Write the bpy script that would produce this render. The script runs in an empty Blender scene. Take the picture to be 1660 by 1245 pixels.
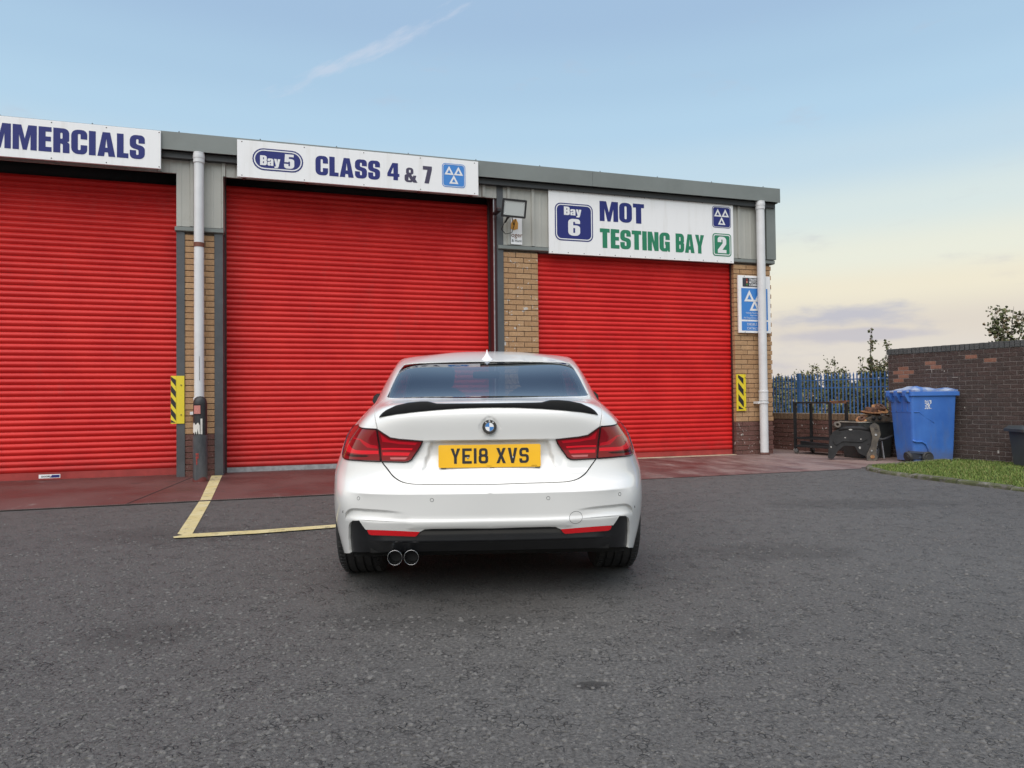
import bpy, bmesh, math, random
import numpy as np
from mathutils import Vector, Matrix, Euler
from mathutils.geometry import delaunay_2d_cdt, tessellate_polygon
random.seed(7); rng = np.random.default_rng(7)
R = math.radians
S = bpy.context.scene
C = S.collection

# ------------------------------------------------------------------ camera, sky, sun, exposure
cam = bpy.data.cameras.new('camera'); cam.lens = 36*1151/1660; cam.sensor_width = 36
cam.clip_start = .05; cam.clip_end = 2000
co = bpy.data.objects.new('camera', cam); C.objects.link(co); S.camera = co
co.matrix_world = Matrix.Translation((0, 0, 1)) @ Matrix.Rotation(R(91.24), 4, 'X') @ Matrix.Rotation(R(-.61), 4, 'Z')

EXPO = 1.18; SKYGAIN = 1/(.07*2**EXPO)          # veil colours are given as they look in the finished picture
SUN_EL, SUN_ROT = 58, 200
W = bpy.data.worlds.new('World'); S.world = W; W.use_nodes = True
wn, wl = W.node_tree.nodes, W.node_tree.links
bg = wn['Background']; bg.inputs[1].default_value = .07
sky = wn.new('ShaderNodeTexSky'); sky.sky_type = 'NISHITA'; sky.sun_disc = False
sky.sun_elevation = R(SUN_EL); sky.sun_rotation = R(SUN_ROT)
sky.air_density = 1.0; sky.dust_density = 1.2; sky.ozone_density = 1.4; sky.altitude = 20
def wmath(op, a, b=None, c=None, clamp=False):
    n = wn.new('ShaderNodeMath'); n.operation = op; n.use_clamp = clamp
    for i, x in enumerate((a, b, c)):
        if x is None: continue
        if hasattr(x, 'is_output'): wl.new(x, n.inputs[i])
        else: n.inputs[i].default_value = x
    return n.outputs[0]
def wmix(fac, a, b, mode='MIX'):
    n = wn.new('ShaderNodeMix'); n.data_type = 'RGBA'; n.blend_type = mode
    for sck, x in ((n.inputs[0], fac), (n.inputs[6], a), (n.inputs[7], b)):
        if hasattr(x, 'is_output'): wl.new(x, sck)
        else: sck.default_value = x if not isinstance(x, tuple) else (*x, 1)
    return n.outputs[2]
tc = wn.new('ShaderNodeTexCoord'); sep = wn.new('ShaderNodeSeparateXYZ'); wl.new(tc.outputs['Generated'], sep.inputs[0])
az = wmath('ARCTAN2', sep.outputs[0], sep.outputs[1])              # 0 straight ahead, + to the right
el = wmath('ARCSINE', sep.outputs[2])
def bump_fn(x, c, w):                                              # smooth bell round c
    d = wmath('DIVIDE', wmath('SUBTRACT', x, c), w)
    return wmath('POWER', 2.718, wmath('MULTIPLY', wmath('MULTIPLY', d, d), -1))
# evening veil: cream at the horizon, pale blue higher up, fading into the clear sky overhead
ramp = wn.new('ShaderNodeValToRGB'); ramp.color_ramp.interpolation = 'EASE'
wl.new(wmath('DIVIDE', el, R(60)), ramp.inputs[0]); cr = ramp.color_ramp
KEYS = [(0, (.72, .65, .60)), (.052, (.76, .69, .62)), (.083, (.755, .67, .575)), (.13, (.90, .82, .63)), (.168, (.86, .86, .72)), (.222, (.73, .82, .79)), (.284, (.56, .725, .83)), (.342, (.475, .675, .84)), (.40, (.43, .62, .80)), (.47, (.385, .55, .75)), (.75, (.33, .49, .72)), (1, (.28, .43, .68))]
while len(cr.elements) < len(KEYS): cr.elements.new(.5)
for e_, (p_, c_) in zip(cr.elements, KEYS): e_.position = p_; e_.color = (*c_, 1)
vm = wn.new('ShaderNodeVectorMath'); vm.operation = 'SCALE'; wl.new(ramp.outputs[0], vm.inputs[0]); vm.inputs['Scale'].default_value = SKYGAIN
fade = wn.new('ShaderNodeMapRange'); fade.interpolation_type = 'SMOOTHSTEP'; wl.new(el, fade.inputs[0]); fade.inputs[1].default_value = R(34); fade.inputs[2].default_value = R(64); fade.inputs[3].default_value = .92; fade.inputs[4].default_value = 0
SKYCOL = wmix(fade.outputs[0], sky.outputs[0], vm.outputs[0])
# two flat grey-blue cloud banks low on the right and a faint vapour trail
def cloud(az0, el0, azw, elw, scale, amount, col, base, tilt=0.0, seed=0.0, lo=.42, hi=.62):
    global SKYCOL
    cmb = wn.new('ShaderNodeCombineXYZ')
    wl.new(wmath('MULTIPLY', az, scale), cmb.inputs[0])
    wl.new(wmath('MULTIPLY', wmath('SUBTRACT', el, wmath('MULTIPLY', az, tilt)), scale*3.2), cmb.inputs[1]); cmb.inputs[2].default_value = seed
    nz = wn.new('ShaderNodeTexNoise'); nz.inputs['Scale'].default_value = 1; nz.inputs['Detail'].default_value = 7; nz.inputs['Roughness'].default_value = .58
    wl.new(cmb.outputs[0], nz.inputs['Vector'])
    mr = wn.new('ShaderNodeMapRange'); mr.interpolation_type = 'SMOOTHSTEP'; mr.inputs[1].default_value = lo; mr.inputs[2].default_value = hi
    env = wmath('MULTIPLY', bump_fn(az, R(az0), R(azw)), bump_fn(wmath('SUBTRACT', el, wmath('MULTIPLY', wmath('SUBTRACT', az, R(az0)), tilt)), R(el0), R(elw)))
    wl.new(wmath('ADD', nz.outputs[0], wmath('SUBTRACT', wmath('MULTIPLY', env, .55), .45)), mr.inputs[0])
    f = wmath('MULTIPLY', mr.outputs[0], amount)
    SKYCOL = wmix(f, SKYCOL, col)

cloud(25.5, 5.9, 5.6, 1.05, 10, .80, tuple(SKYGAIN*q for q in (.50, .51, .60)), 0, seed=3.1, lo=.20, hi=.52)
cloud(26.5, 4.4, 5.6, .62, 7, .72, tuple(SKYGAIN*q for q in (.53, .52, .59)), 0, seed=8.4, lo=.15, hi=.45)
cloud(-10.8, 26.1, 10.5, .85, 24, .55, tuple(SKYGAIN*q for q in (.62, .68, .80)), 0, tilt=.44, seed=5.2, lo=.30, hi=.72)
wl.new(SKYCOL, bg.inputs[0])

sun = bpy.data.lights.new('sun', 'SUN'); sun.energy = 1.5; sun.angle = R(80); sun.color = (1, .93, .84)
so = bpy.data.objects.new('sun', sun); C.objects.link(so)
_sd = Vector((math.sin(R(SUN_ROT))*math.cos(R(SUN_EL)), math.cos(R(SUN_ROT))*math.cos(R(SUN_EL)), math.sin(R(SUN_EL))))
so.rotation_euler = _sd.to_track_quat('Z', 'Y').to_euler()
S.view_settings.view_transform = 'Standard'; S.view_settings.look = 'None'
S.view_settings.exposure = EXPO; S.view_settings.gamma = 1; S.view_settings.use_curve_mapping = False

# ------------------------------------------------------------------ helpers: materials
MATS = {}
class NT:
    def __init__(s, m): s.m = m; s.n = m.node_tree.nodes; s.l = m.node_tree.links; s.b = s.n['Principled BSDF']; s._g = None
    def put(s, sock, x):
        if hasattr(x, 'is_output'): s.l.new(x, sock)
        elif isinstance(x, tuple) and sock.type == 'RGBA': sock.default_value = (*x[:3], 1)
        else: sock.default_value = x
    def pos(s, obj=False):
        t = s.n.new('ShaderNodeTexCoord') if obj else s.n.new('ShaderNodeNewGeometry')
        return t.outputs['Object'] if obj else t.outputs['Position']
    def noise(s, scale, detail=4, rough=.55, vec=None, stretch=None, dist=0):
        v = vec or s.pos(True)
        if stretch:
            mp = s.n.new('ShaderNodeMapping'); s.l.new(v, mp.inputs[0]); mp.inputs['Scale'].default_value = stretch; v = mp.outputs[0]
        t = s.n.new('ShaderNodeTexNoise'); s.l.new(v, t.inputs['Vector'])
        t.inputs['Scale'].default_value = scale; t.inputs['Detail'].default_value = detail; t.inputs['Roughness'].default_value = rough; t.inputs['Distortion'].default_value = dist
        return t.outputs[0]
    def vor(s, scale, vec=None, feature='F1', out=0, rand=1):
        t = s.n.new('ShaderNodeTexVoronoi'); s.l.new(vec or s.pos(True), t.inputs['Vector']); t.feature = feature
        t.inputs['Scale'].default_value = scale; t.inputs['Randomness'].default_value = rand
        return t.outputs[out]
    def ramp(s, x, lo, hi, a=0., b=1.):
        t = s.n.new('ShaderNodeMapRange'); t.interpolation_type = 'SMOOTHSTEP'
        for i, q in enumerate((x, lo, hi, a, b)): s.put(t.inputs[i], q)
        return t.outputs[0]
    def math(s, op, a, b=0.): 
        t = s.n.new('ShaderNodeMath'); t.operation = op; s.put(t.inputs[0], a); s.put(t.inputs[1], b); return t.outputs[0]
    def mix(s, f, a, b, mode='MIX'):
        t = s.n.new('ShaderNodeMix'); t.data_type = 'RGBA'; t.blend_type = mode
        s.put(t.inputs[0], f); s.put(t.inputs[6], a); s.put(t.inputs[7], b); return t.outputs[2]
    def rand(s): return s.n.new('ShaderNodeObjectInfo').outputs['Random']
    def sepx(s, v):
        t = s.n.new('ShaderNodeSeparateXYZ'); s.l.new(v, t.inputs[0]); return t.outputs
    def bump(s, h, strength=.3, dist=.01):
        t = s.n.new('ShaderNodeBump'); s.put(t.inputs['Height'], h); t.inputs['Strength'].default_value = strength; t.inputs['Distance'].default_value = dist
        s.l.new(t.outputs[0], s.b.inputs['Normal'])
    def col(s, c): s.put(s.b.inputs['Base Color'], c)
    def set(s, **k):
        for a, x in k.items(): s.put(s.b.inputs[a.replace('_', ' ').title().replace('Ior', 'IOR')], x)
def mat(name, col=(.5, .5, .5), rough=.5, metal=0., coat=0., var=.0, vscale=6., bump=0., bscale=40., bdist=.004, dirt=None, dirt_scale=3., dirt_lo=.55, dirt_hi=.75, dirt_amt=.6, spec=.5):
    if name in MATS: return MATS[name]
    m = bpy.data.materials.new(name); m.use_nodes = True; t = NT(m); MATS[name] = m
    c = col
    if var: 
        f = t.ramp(t.noise(vscale, 5, .6), .3, .7)
        c = t.mix(f, tuple(x*(1-var) for x in col), tuple(min(1, x*(1+var)) for x in col))
    if dirt:
        d = t.math('MULTIPLY', t.ramp(t.noise(dirt_scale, 8, .65), dirt_lo, dirt_hi), dirt_amt); c = t.mix(d, c, dirt)
    t.col(c); t.b.inputs['Roughness'].default_value = rough; t.b.inputs['Metallic'].default_value = metal
    t.b.inputs['Coat Weight'].default_value = coat; t.b.inputs['Coat Roughness'].default_value = .04; t.b.inputs['Specular IOR Level'].default_value = spec
    if bump: t.bump(t.noise(bscale, 6, .6), bump, bdist)
    return m
def newmat(name):
    m = bpy.data.materials.new(name); m.use_nodes = True; MATS[name] = m; return NT(m)

# ------------------------------------------------------------------ helpers: objects
def tag(o, label=None, cat=None, group=None, kind=None):
    for k, v in (('label', label), ('category', cat), ('group', group), ('kind', kind)):
        if v: o[k] = v
    return o
def thing(name, label, cat, loc=(0, 0, 0), rz=0, group=None):
    o = bpy.data.objects.new(name, None); C.objects.link(o); o.empty_display_size = .1
    o.location = loc; o.rotation_euler = (0, 0, rz); return tag(o, label, cat, group)
def link(name, me, parent=None, loc=None, rot=None):
    o = bpy.data.objects.new(name, me); C.objects.link(o)
    if parent is not None: o.parent = parent
    if loc is not None: o.location = loc
    if rot is not None: o.rotation_euler = rot
    return o
class MB:
    def __init__(s): s.v = []; s.f = []
    def add(s, vs, fs):
        b = len(s.v); s.v += [tuple(map(float, p)) for p in vs]; s.f += [tuple(b+i for i in f) for f in fs]; return s
    def box(s, x0, x1, y0, y1, z0, z1, M=None):
        vs = [(x, y, z) for z in (z0, z1) for y in (y0, y1) for x in (x0, x1)]
        if M is not None: vs = [M @ Vector(p) for p in vs]
        return s.add(vs, [(0, 2, 3, 1), (4, 5, 7, 6), (0, 1, 5, 4), (2, 6, 7, 3), (0, 4, 6, 2), (1, 3, 7, 5)])
    def cbox(s, x0, x1, y0, y1, z0, z1, c=.004, M=None):   # box with chamfered front (−y) edges
        vs = [(x0, y1, z0), (x1, y1, z0), (x1, y1, z1), (x0, y1, z1), (x0, y0+c, z0), (x1, y0+c, z0), (x1, y0+c, z1), (x0, y0+c, z1),
              (x0+c, y0, z0+c), (x1-c, y0, z0+c), (x1-c, y0, z1-c), (x0+c, y0, z1-c)]
        if M is not None: vs = [M @ Vector(p) for p in vs]
        return s.add(vs, [(0, 3, 2, 1), (0, 1, 5, 4), (1, 2, 6, 5), (2, 3, 7, 6), (3, 0, 4, 7), (4, 5, 9, 8), (5, 6, 10, 9), (6, 7, 11, 10), (7, 4, 8, 11), (8, 9, 10, 11)])
    def bar(s, a, b, w, h=None, up=(0, 0, 1)):
        a, b = Vector(a), Vector(b); d = b-a; L = d.length; z = d.normalized(); u = Vector(up)
        if abs(z.dot(u)) > .98: u = Vector((1, 0, 0))
        x = z.cross(u).normalized(); y = x.cross(z); M = Matrix.Translation(a) @ Matrix((x, y, z)).transposed().to_4x4(); h = h or w
        return s.box(-w/2, w/2, -h/2, h/2, 0, L, M)
    def tube(s, pts, r, n=10, cap=True):
        pts = [Vector(p) for p in pts]; rs = r if isinstance(r, (list, tuple)) else [r]*len(pts); vs = []; fs = []; u = None
        for i, p in enumerate(pts):
            d = (pts[min(i+1, len(pts)-1)]-pts[max(i-1, 0)]).normalized()
            if u is None: u = d.cross(Vector((.31, .2, .93)) if abs(d.z) < .9 else Vector((1, 0, 0))).normalized()
            u = (u-d*u.dot(d)).normalized(); w = d.cross(u)
            vs += [p+(u*math.cos(2*math.pi*k/n)+w*math.sin(2*math.pi*k/n))*rs[i] for k in range(n)]
        for i in range(len(pts)-1):
            for k in range(n): fs.append((i*n+k, i*n+(k+1) % n, (i+1)*n+(k+1) % n, (i+1)*n+k))
        if cap: fs += [tuple(reversed(range(n))), tuple(range((len(pts)-1)*n, len(pts)*n))]
        return s.add(vs, fs)
    def lathe(s, prof, n=32, M=None, closed=False):        # profile (r, z) round z
        vs = []; fs = []; m = len(prof)
        for k in range(n):
            a = 2*math.pi*k/n
            for r, z in prof:
                p = Vector((r*math.cos(a), r*math.sin(a), z)); vs.append(M @ p if M is not None else p)
        for k in range(n):
            for i in range(m if closed else m-1):
                j = (i+1) % m; fs.append((k*m+i, ((k+1) % n)*m+i, ((k+1) % n)*m+j, k*m+j))
        return s.add(vs, fs)
    def prism(s, poly, d0, d1, M=None):                    # polygon in (x, z), extruded y d0..d1
        n = len(poly); vs = [(x, d, z) for d in (d0, d1) for x, z in poly]
        if M is not None: vs = [M @ Vector(p) for p in vs]
        return s.add(vs, [tuple(range(n)), tuple(reversed(range(n, 2*n)))]+[(i, i+n, (i+1) % n+n, (i+1) % n) for i in range(n)])
    def mesh(s, name, m, smooth=False, angle=None):
        me = bpy.data.meshes.new(name); me.from_pydata(s.v, [], s.f)
        ms = m if isinstance(m, (list, tuple)) else [m]
        for q in ms: me.materials.append(q)
        if smooth or angle: me.shade_smooth()
        if angle: me.set_sharp_from_angle(angle=R(angle))
        return me
    def obj(s, name, m, parent=None, smooth=False, angle=None, loc=None, rot=None, fix=False):
        me = s.mesh(name, m, smooth, angle)
        if fix:
            b = bmesh.new(); b.from_mesh(me); bmesh.ops.recalc_face_normals(b, faces=b.faces); b.to_mesh(me); b.free()
        return link(name, me, parent, loc, rot)
def fillet(poly, n=5):                                     # polygon of (x, y[, radius]) -> points
    out = []; m = len(poly)
    for i, p in enumerate(poly):
        if len(p) < 3 or p[2] <= 0: out.append((p[0], p[1])); continue
        a, b, c = (Vector(poly[j % m][:2]) for j in (i-1, i, i+1)); u = (a-b); w = (c-b); lu, lw = u.length, w.length; u /= lu; w /= lw
        ang = u.angle(w); t = min(p[2]/max(math.tan(ang/2), .01), lu*.5, lw*.5); r = t*math.tan(ang/2)
        ctr = b+(u+w).normalized()*(r/max(math.sin(ang/2), .01)); s0 = b+u*t-ctr; s1 = b+w*t-ctr
        a0 = math.atan2(s0.y, s0.x); a1 = math.atan2(s1.y, s1.x); d = (a1-a0+math.pi) % (2*math.pi)-math.pi
        out += [(ctr.x+r*math.cos(a0+d*k/n), ctr.y+r*math.sin(a0+d*k/n)) for k in range(n+1)]
    return out
def rrect(x0, x1, y0, y1, r, n=5): return fillet([(x0, y0, r), (x1, y0, r), (x1, y1, r), (x0, y1, r)], n)
def flat(loops):                                           # filled outline with holes -> verts, tris
    vs = [p for l in loops for p in l]
    tr = tessellate_polygon([[Vector((x, y, 0)) for x, y in l] for l in loops]); out = []
    for t in tr:
        a, b, c = (vs[i] for i in t)
        k = (b[0]-a[0])*(c[1]-a[1])-(b[1]-a[1])*(c[0]-a[0])
        if abs(k) > 1e-12: out.append(t if k > 0 else (t[0], t[2], t[1]))
    return vs, out
def sheet(mb, loops, y, M=None, back=None):                # flat print standing in the xz plane, facing −y (optionally with thickness)
    vs, tr = flat(loops); P = [(x, y, z) for x, z in vs]
    if M is not None: P = [M @ Vector(p) for p in P]
    mb.add(P, [tuple(t) for t in tr])
    if back:
        for l in loops:
            n = len(l); Q = [(x, yy, z) for yy in (y, y+back) for x, z in l]
            if M is not None: Q = [M @ Vector(p) for p in Q]
            mb.add(Q, [(i, (i+1) % n, (i+1) % n+n, i+n) for i in range(n)])
    return mb

# ------------------------------------------------------------------ lettering: heavy condensed capitals and number-plate characters
def rr(a, b, c, d, r=.05): return [(a, b, r), (c, b, r), (c, d, r), (a, d, r)]
r2 = .22
G = {
'M': (.84, [[(0,0),(0,1),(.3,1),(.42,.45),(.54,1),(.84,1),(.84,0),(.62,0),(.62,.62),(.49,0),(.35,0),(.22,.62),(.22,0)]]),
'E': (.46, [[(0,0),(0,1),(.46,1),(.46,.81),(.25,.81),(.25,.61),(.44,.61),(.44,.42),(.25,.42),(.25,.19),(.46,.19),(.46,0)]]),
'R': (.58, [[(0,0),(0,1),(.57,1,.2),(.57,.48,.12),(.49,.45),(.58,.40,.08),(.58,0),(.34,0),(.34,.37,.05),(.25,.37),(.25,0)], rr(.25,.57,.33,.82)]),
'C': (.58, [[(.58,.62),(.58,1,.24),(0,1,.24),(0,0,.24),(.58,0,.24),(.58,.38),(.34,.38),(.34,.17,.04),(.24,.17,.04),(.24,.83,.04),(.34,.83,.04),(.34,.62)]]),
'O': (.59, [rr(0,0,.59,1,.24), rr(.245,.17,.345,.83)]),
'I': (.25, [[(0,0),(0,1),(.25,1),(.25,0)]]),
'A': (.66, [[(0,0),(.19,1),(.47,1),(.66,0),(.41,0),(.39,.17),(.27,.17),(.25,0)], [(.29,.36),(.37,.36),(.33,.74)]]),
'L': (.42, [[(0,0),(0,1),(.25,1),(.25,.2),(.43,.2),(.43,0)]]),
'S': (.57, [[(.57,.66),(.57,1,r2),(0,1,r2),(0,.47,.18),(.33,.38,.06),(.33,.17,.04),(.24,.17,.04),(.24,.36),(0,.36),(0,0,r2),(.57,0,r2),(.57,.53,.18),(.24,.62,.06),(.24,.83,.04),(.33,.83,.04),(.33,.66)]]),
'T': (.52, [[(0,1),(.52,1),(.52,.8),(.385,.8),(.385,0),(.135,0),(.135,.8),(0,.8)]]),
'N': (.60, [[(0,0),(0,1),(.24,1),(.37,.48),(.37,1),(.6,1),(.6,0),(.37,0),(.23,.5),(.23,0)]]),
'G': (.58, [[(.58,.62),(.58,1,.24),(0,1,.24),(0,0,.24),(.43,0,.08),(.46,.08),(.48,0),(.58,0),(.58,.52),(.31,.52),(.31,.36),(.34,.36),(.34,.17,.04),(.24,.17,.04),(.24,.83,.04),(.34,.83,.04),(.34,.62)]]),
'B': (.58, [[(0,0),(0,1),(.57,1,.2),(.57,.54,.1),(.52,.51),(.58,.48,.08),(.58,0,.2)], rr(.25,.6,.33,.82,.03), rr(.25,.19,.33,.41,.03)]),
'Y': (.62, [[(0,1),(.25,1),(.31,.62),(.37,1),(.62,1),(.43,.4),(.43,0),(.19,0),(.19,.4)]]),
'4': (.60, [[(.3,0),(.3,.2),(0,.2),(0,.38),(.25,1),(.53,1),(.53,.38),(.6,.38),(.6,.2),(.53,.2),(.53,0)], [(.17,.38),(.3,.38),(.3,.75)]]),
'7': (.50, [[(0,1),(.5,1),(.5,.8),(.33,0),(.08,0),(.25,.79),(0,.79)]]),
'&': (.70, [[(.08,1,.18),(.48,1,.18),(.48,.6,.1),(.36,.52),(.45,.36),(.46,.48),(.64,.48),(.58,.24),(.7,0),(.47,0),(.43,.07),(.36,0,.05),(0,0,.2),(0,.48,.15),(.12,.54),(.08,.62)], [(.24,.66),(.33,.66),(.33,.85),(.24,.85)], [(.2,.14),(.33,.14),(.22,.38)]]),
'5': (.57, [[(.05,1),(.54,1),(.54,.82),(.27,.82),(.26,.68),(.57,.68,.18),(.57,0,r2),(0,0,r2),(0,.32),(.24,.32),(.24,.17,.04),(.33,.17,.04),(.33,.5,.04),(.24,.5,.03),(.24,.44),(.02,.44)]]),
'6': (.57, [[(.57,.72),(.57,1,r2),(0,1,r2),(0,0,r2),(.57,0,r2),(.57,.62,.16),(.24,.62),(.24,.83,.04),(.33,.83,.04),(.33,.72)], rr(.24,.17,.33,.46,.03)]),
'2': (.56, [[(0,.66),(0,1,r2),(.56,1,r2),(.56,.55,.1),(.3,.2),(.56,.2),(.56,0),(0,0),(0,.2),(.32,.6,.08),(.32,.83,.04),(.24,.83,.04),(.24,.66)]]),
'a': (.50, [[(0,.47),(0,.74,.16),(.5,.74,.16),(.5,0),(.28,0),(.27,.06),(.2,0,.05),(0,0,.14),(0,.38,.1),(.28,.42),(.28,.59,.03),(.21,.59,.03),(.21,.47)], rr(.21,.13,.28,.3,.03)]),
'y': (.54, [[(0,.74),(.23,.74),(.28,.35),(.32,.74),(.54,.74),(.38,-.1,.1),(.3,-.2,.1),(.04,-.2),(.04,-.04),(.14,-.04),(.16,.06)]]),
' ': (.24, [])}
GP = {
'Y': (.63, [[(0,1),(.2,1),(.315,.6),(.43,1),(.63,1),(.405,.42),(.405,0),(.225,0),(.225,.42)]]),
'E': (.63, [[(0,0),(0,1),(.63,1),(.63,.83),(.18,.83),(.18,.58),(.5,.58),(.5,.42),(.18,.42),(.18,.17),(.63,.17),(.63,0)]]),
'1': (.18, [[(0,0),(0,1),(.18,1),(.18,0)]]),
'8': (.63, [[(.03,1,.2),(.60,1,.2),(.60,.56,.06),(.57,.52),(.63,.46,.06),(.63,0,.2),(0,0,.2),(0,.46,.06),(.06,.52),(.03,.56,.06)], rr(.2,.6,.43,.84,.07), rr(.18,.16,.45,.44,.08)]),
'X': (.63, [[(0,0),(.21,.5),(0,1),(.2,1),(.315,.68),(.43,1),(.63,1),(.42,.5),(.63,0),(.43,0),(.315,.32),(.2,0)]]),
'V': (.63, [[(0,1),(.2,1),(.315,.3),(.43,1),(.63,1),(.41,0),(.22,0)]]),
'S': (.63, [[(.63,.70),(.63,1,.24),(0,1,.24),(0,.42,.2),(.45,.42,.06),(.45,.16,.08),(.18,.16,.08),(.18,.30),(0,.30),(0,0,.24),(.63,0,.24),(.63,.58,.2),(.18,.58,.06),(.18,.84,.08),(.45,.84,.08),(.45,.70)]]),
' ': (.27, [])}
def word(text, x, z, h, y, M=None, font=G, gap=.07, wscale=1., mb=None, fit=None):
    tot = sum(font[c][0]+gap for c in text)-gap
    if fit: wscale = fit/(tot*h)
    mb = mb or MB(); cx = x
    for c in text:
        w, loops = font[c]
        if loops:
            L = [[(cx+px*h*wscale, z+pz*h) for px, pz in fillet(l, 4)] for l in loops]
            sheet(mb, L, y, M)
        cx += (w+gap)*h*wscale
    return mb
def small_text(text, size, m, parent, name, x, y, z, align='LEFT', bold=0.0):   # fine print in the built-in sans face
    cu = bpy.data.curves.new(name, 'FONT'); cu.body = text; cu.size = size; cu.align_x = align; cu.offset = bold; cu.resolution_u = 3
    o = bpy.data.objects.new(name, cu); C.objects.link(o); dg = bpy.context.evaluated_depsgraph_get()
    me = bpy.data.meshes.new_from_object(o.evaluated_get(dg)); bpy.data.objects.remove(o); bpy.data.curves.remove(cu)
    me.materials.clear(); me.materials.append(m)
    return link(name, me, parent, (x, y, z), (R(90), 0, 0))
def mot_emblem(cx, cz, s, y, parent, blue, white, name='emblem'):  # rounded blue square with three open triangles
    sheet(MB(), [rrect(cx-s/2, cx+s/2, cz-s/2, cz+s/2, s*.14)], y).obj(name, blue, parent)
    sheet(MB(), [rrect(cx-s*.47, cx+s*.47, cz-s*.47, cz+s*.47, s*.12), rrect(cx-s*.45, cx+s*.45, cz-s*.45, cz+s*.45, s*.11)], y-.002).obj('emblem_border', white, parent)
    tri = MB(); a = s*.40; hh = a*.92
    for ox, oz in ((-.2, .02), (.2, .02), (0, -.35)):
        bx, bz = cx+ox*s, cz+oz*s
        sheet(tri, [[(bx-a/2, bz), (bx+a/2, bz), (bx, bz+hh)], [(bx-a*.21, bz+hh*.17), (bx+a*.21, bz+hh*.17), (bx, bz+hh*.60)]], y-.002)
    tri.obj('triangle_marks', white, parent)

# ------------------------------------------------------------------ the site frame: s along the front of the workshop (0 at its right brick corner), t into the building
TH = R(17.5); O = Vector((4.560, 12.448, 0)); AU = Vector((math.cos(TH), math.sin(TH), 0)); AN = Vector((-math.sin(TH), math.cos(TH), 0))
def LW(s, t, z=0): return O+AU*s+AN*t+Vector((0, 0, z))
def site(name, label, cat, s, t, z=0, group=None): return thing(name, label, cat, LW(s, t, z), TH, group)

# ------------------------------------------------------------------ ground
t = newmat('asphalt'); P = t.pos()
big = t.ramp(t.noise(.55, 5, .6, P), .3, .7); mid = t.noise(5, 6, .65, P); fine = t.noise(70, 5, .75, P); warm = t.ramp(t.noise(.9, 3, .5, P), .42, .62)
cell = t.vor(75, P, out=1); chip = t.ramp(t.vor(75, P), .22, .34, 1, 0); big_chip = t.ramp(t.vor(38, P), .12, .22, 1, 0)
sel = t.ramp(t.sepx(cell)[0], .55, .75); sel2 = t.ramp(t.sepx(t.vor(38, P, out=1))[1], .60, .72)
c = t.mix(big, (.088, .083, .077), (.122, .116, .108)); c = t.mix(t.math('MULTIPLY', warm, .35), c, (.105, .093, .083))
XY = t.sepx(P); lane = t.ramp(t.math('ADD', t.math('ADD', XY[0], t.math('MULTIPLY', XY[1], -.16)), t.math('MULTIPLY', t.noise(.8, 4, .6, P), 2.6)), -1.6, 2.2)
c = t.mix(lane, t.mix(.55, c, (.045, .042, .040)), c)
c = t.mix(t.ramp(mid, .3, .75), t.mix(.35, c, (.06, .058, .056)), c)
c = t.mix(t.ramp(fine, .32, .72), t.mix(.62, c, (.034, .033, .032)), t.mix(.32, c, (.27, .265, .255)))
c = t.mix(t.math('MULTIPLY', t.math('MULTIPLY', chip, sel), .75), c, t.mix(t.sepx(cell)[2], (.115, .11, .103), (.215, .207, .195)))
c = t.mix(t.math('MULTIPLY', t.math('MULTIPLY', big_chip, sel2), .5), c, (.175, .168, .158))
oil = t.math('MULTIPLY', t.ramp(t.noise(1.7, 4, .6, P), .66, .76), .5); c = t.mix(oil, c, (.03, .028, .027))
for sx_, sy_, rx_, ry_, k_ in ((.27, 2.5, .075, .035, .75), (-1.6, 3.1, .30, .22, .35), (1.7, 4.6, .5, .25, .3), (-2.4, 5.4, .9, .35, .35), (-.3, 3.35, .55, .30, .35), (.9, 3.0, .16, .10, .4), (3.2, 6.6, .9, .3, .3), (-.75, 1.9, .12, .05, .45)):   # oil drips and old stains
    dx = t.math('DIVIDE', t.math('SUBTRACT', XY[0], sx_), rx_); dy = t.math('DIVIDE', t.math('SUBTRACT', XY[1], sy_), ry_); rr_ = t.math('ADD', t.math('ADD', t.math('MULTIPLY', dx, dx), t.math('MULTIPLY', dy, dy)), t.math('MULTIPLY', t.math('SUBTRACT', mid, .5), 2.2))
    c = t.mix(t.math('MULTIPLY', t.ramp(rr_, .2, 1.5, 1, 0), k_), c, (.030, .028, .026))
edge = t.vor(44, P, 'DISTANCE_TO_EDGE'); ck = t.sepx(t.vor(44, P, out=1))[0]
crack = t.math('MULTIPLY', t.ramp(edge, .0, .16, 1, 0), t.math('MULTIPLY', t.ramp(ck, .62, .8), t.ramp(t.noise(7, 4, .65, P), .42, .58)))
c = t.mix(t.math('MULTIPLY', crack, .62), c, (.022, .021, .021))
c = t.mix(t.math('MULTIPLY', t.ramp(t.noise(21, 5, .75, P), .58, .70), .6), c, (.036, .034, .033))
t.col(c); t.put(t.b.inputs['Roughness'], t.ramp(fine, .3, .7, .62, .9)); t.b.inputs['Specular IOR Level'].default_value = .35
h = t.math('ADD', t.math('MULTIPLY', fine, .6), t.math('MULTIPLY', t.math('MULTIPLY', big_chip, sel2), .9)); h = t.math('ADD', h, t.math('MULTIPLY', chip, .35)); h = t.math('SUBTRACT', h, crack)
t.bump(h, .95, .009)
t = newmat('red_concrete'); P = t.pos(True); X = t.sepx(P)
big = t.noise(1.1, 6, .65, P); stretchy = t.noise(3.2, 7, .7, P, (1, .33, 1)); fine = t.noise(70, 4, .65, P)
worn = t.ramp(t.math('ADD', t.math('ADD', t.math('MULTIPLY', X[0], .14), t.math('MULTIPLY', stretchy, 1.6)), t.math('MULTIPLY', big, .6)), .55, 1.2)
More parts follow.
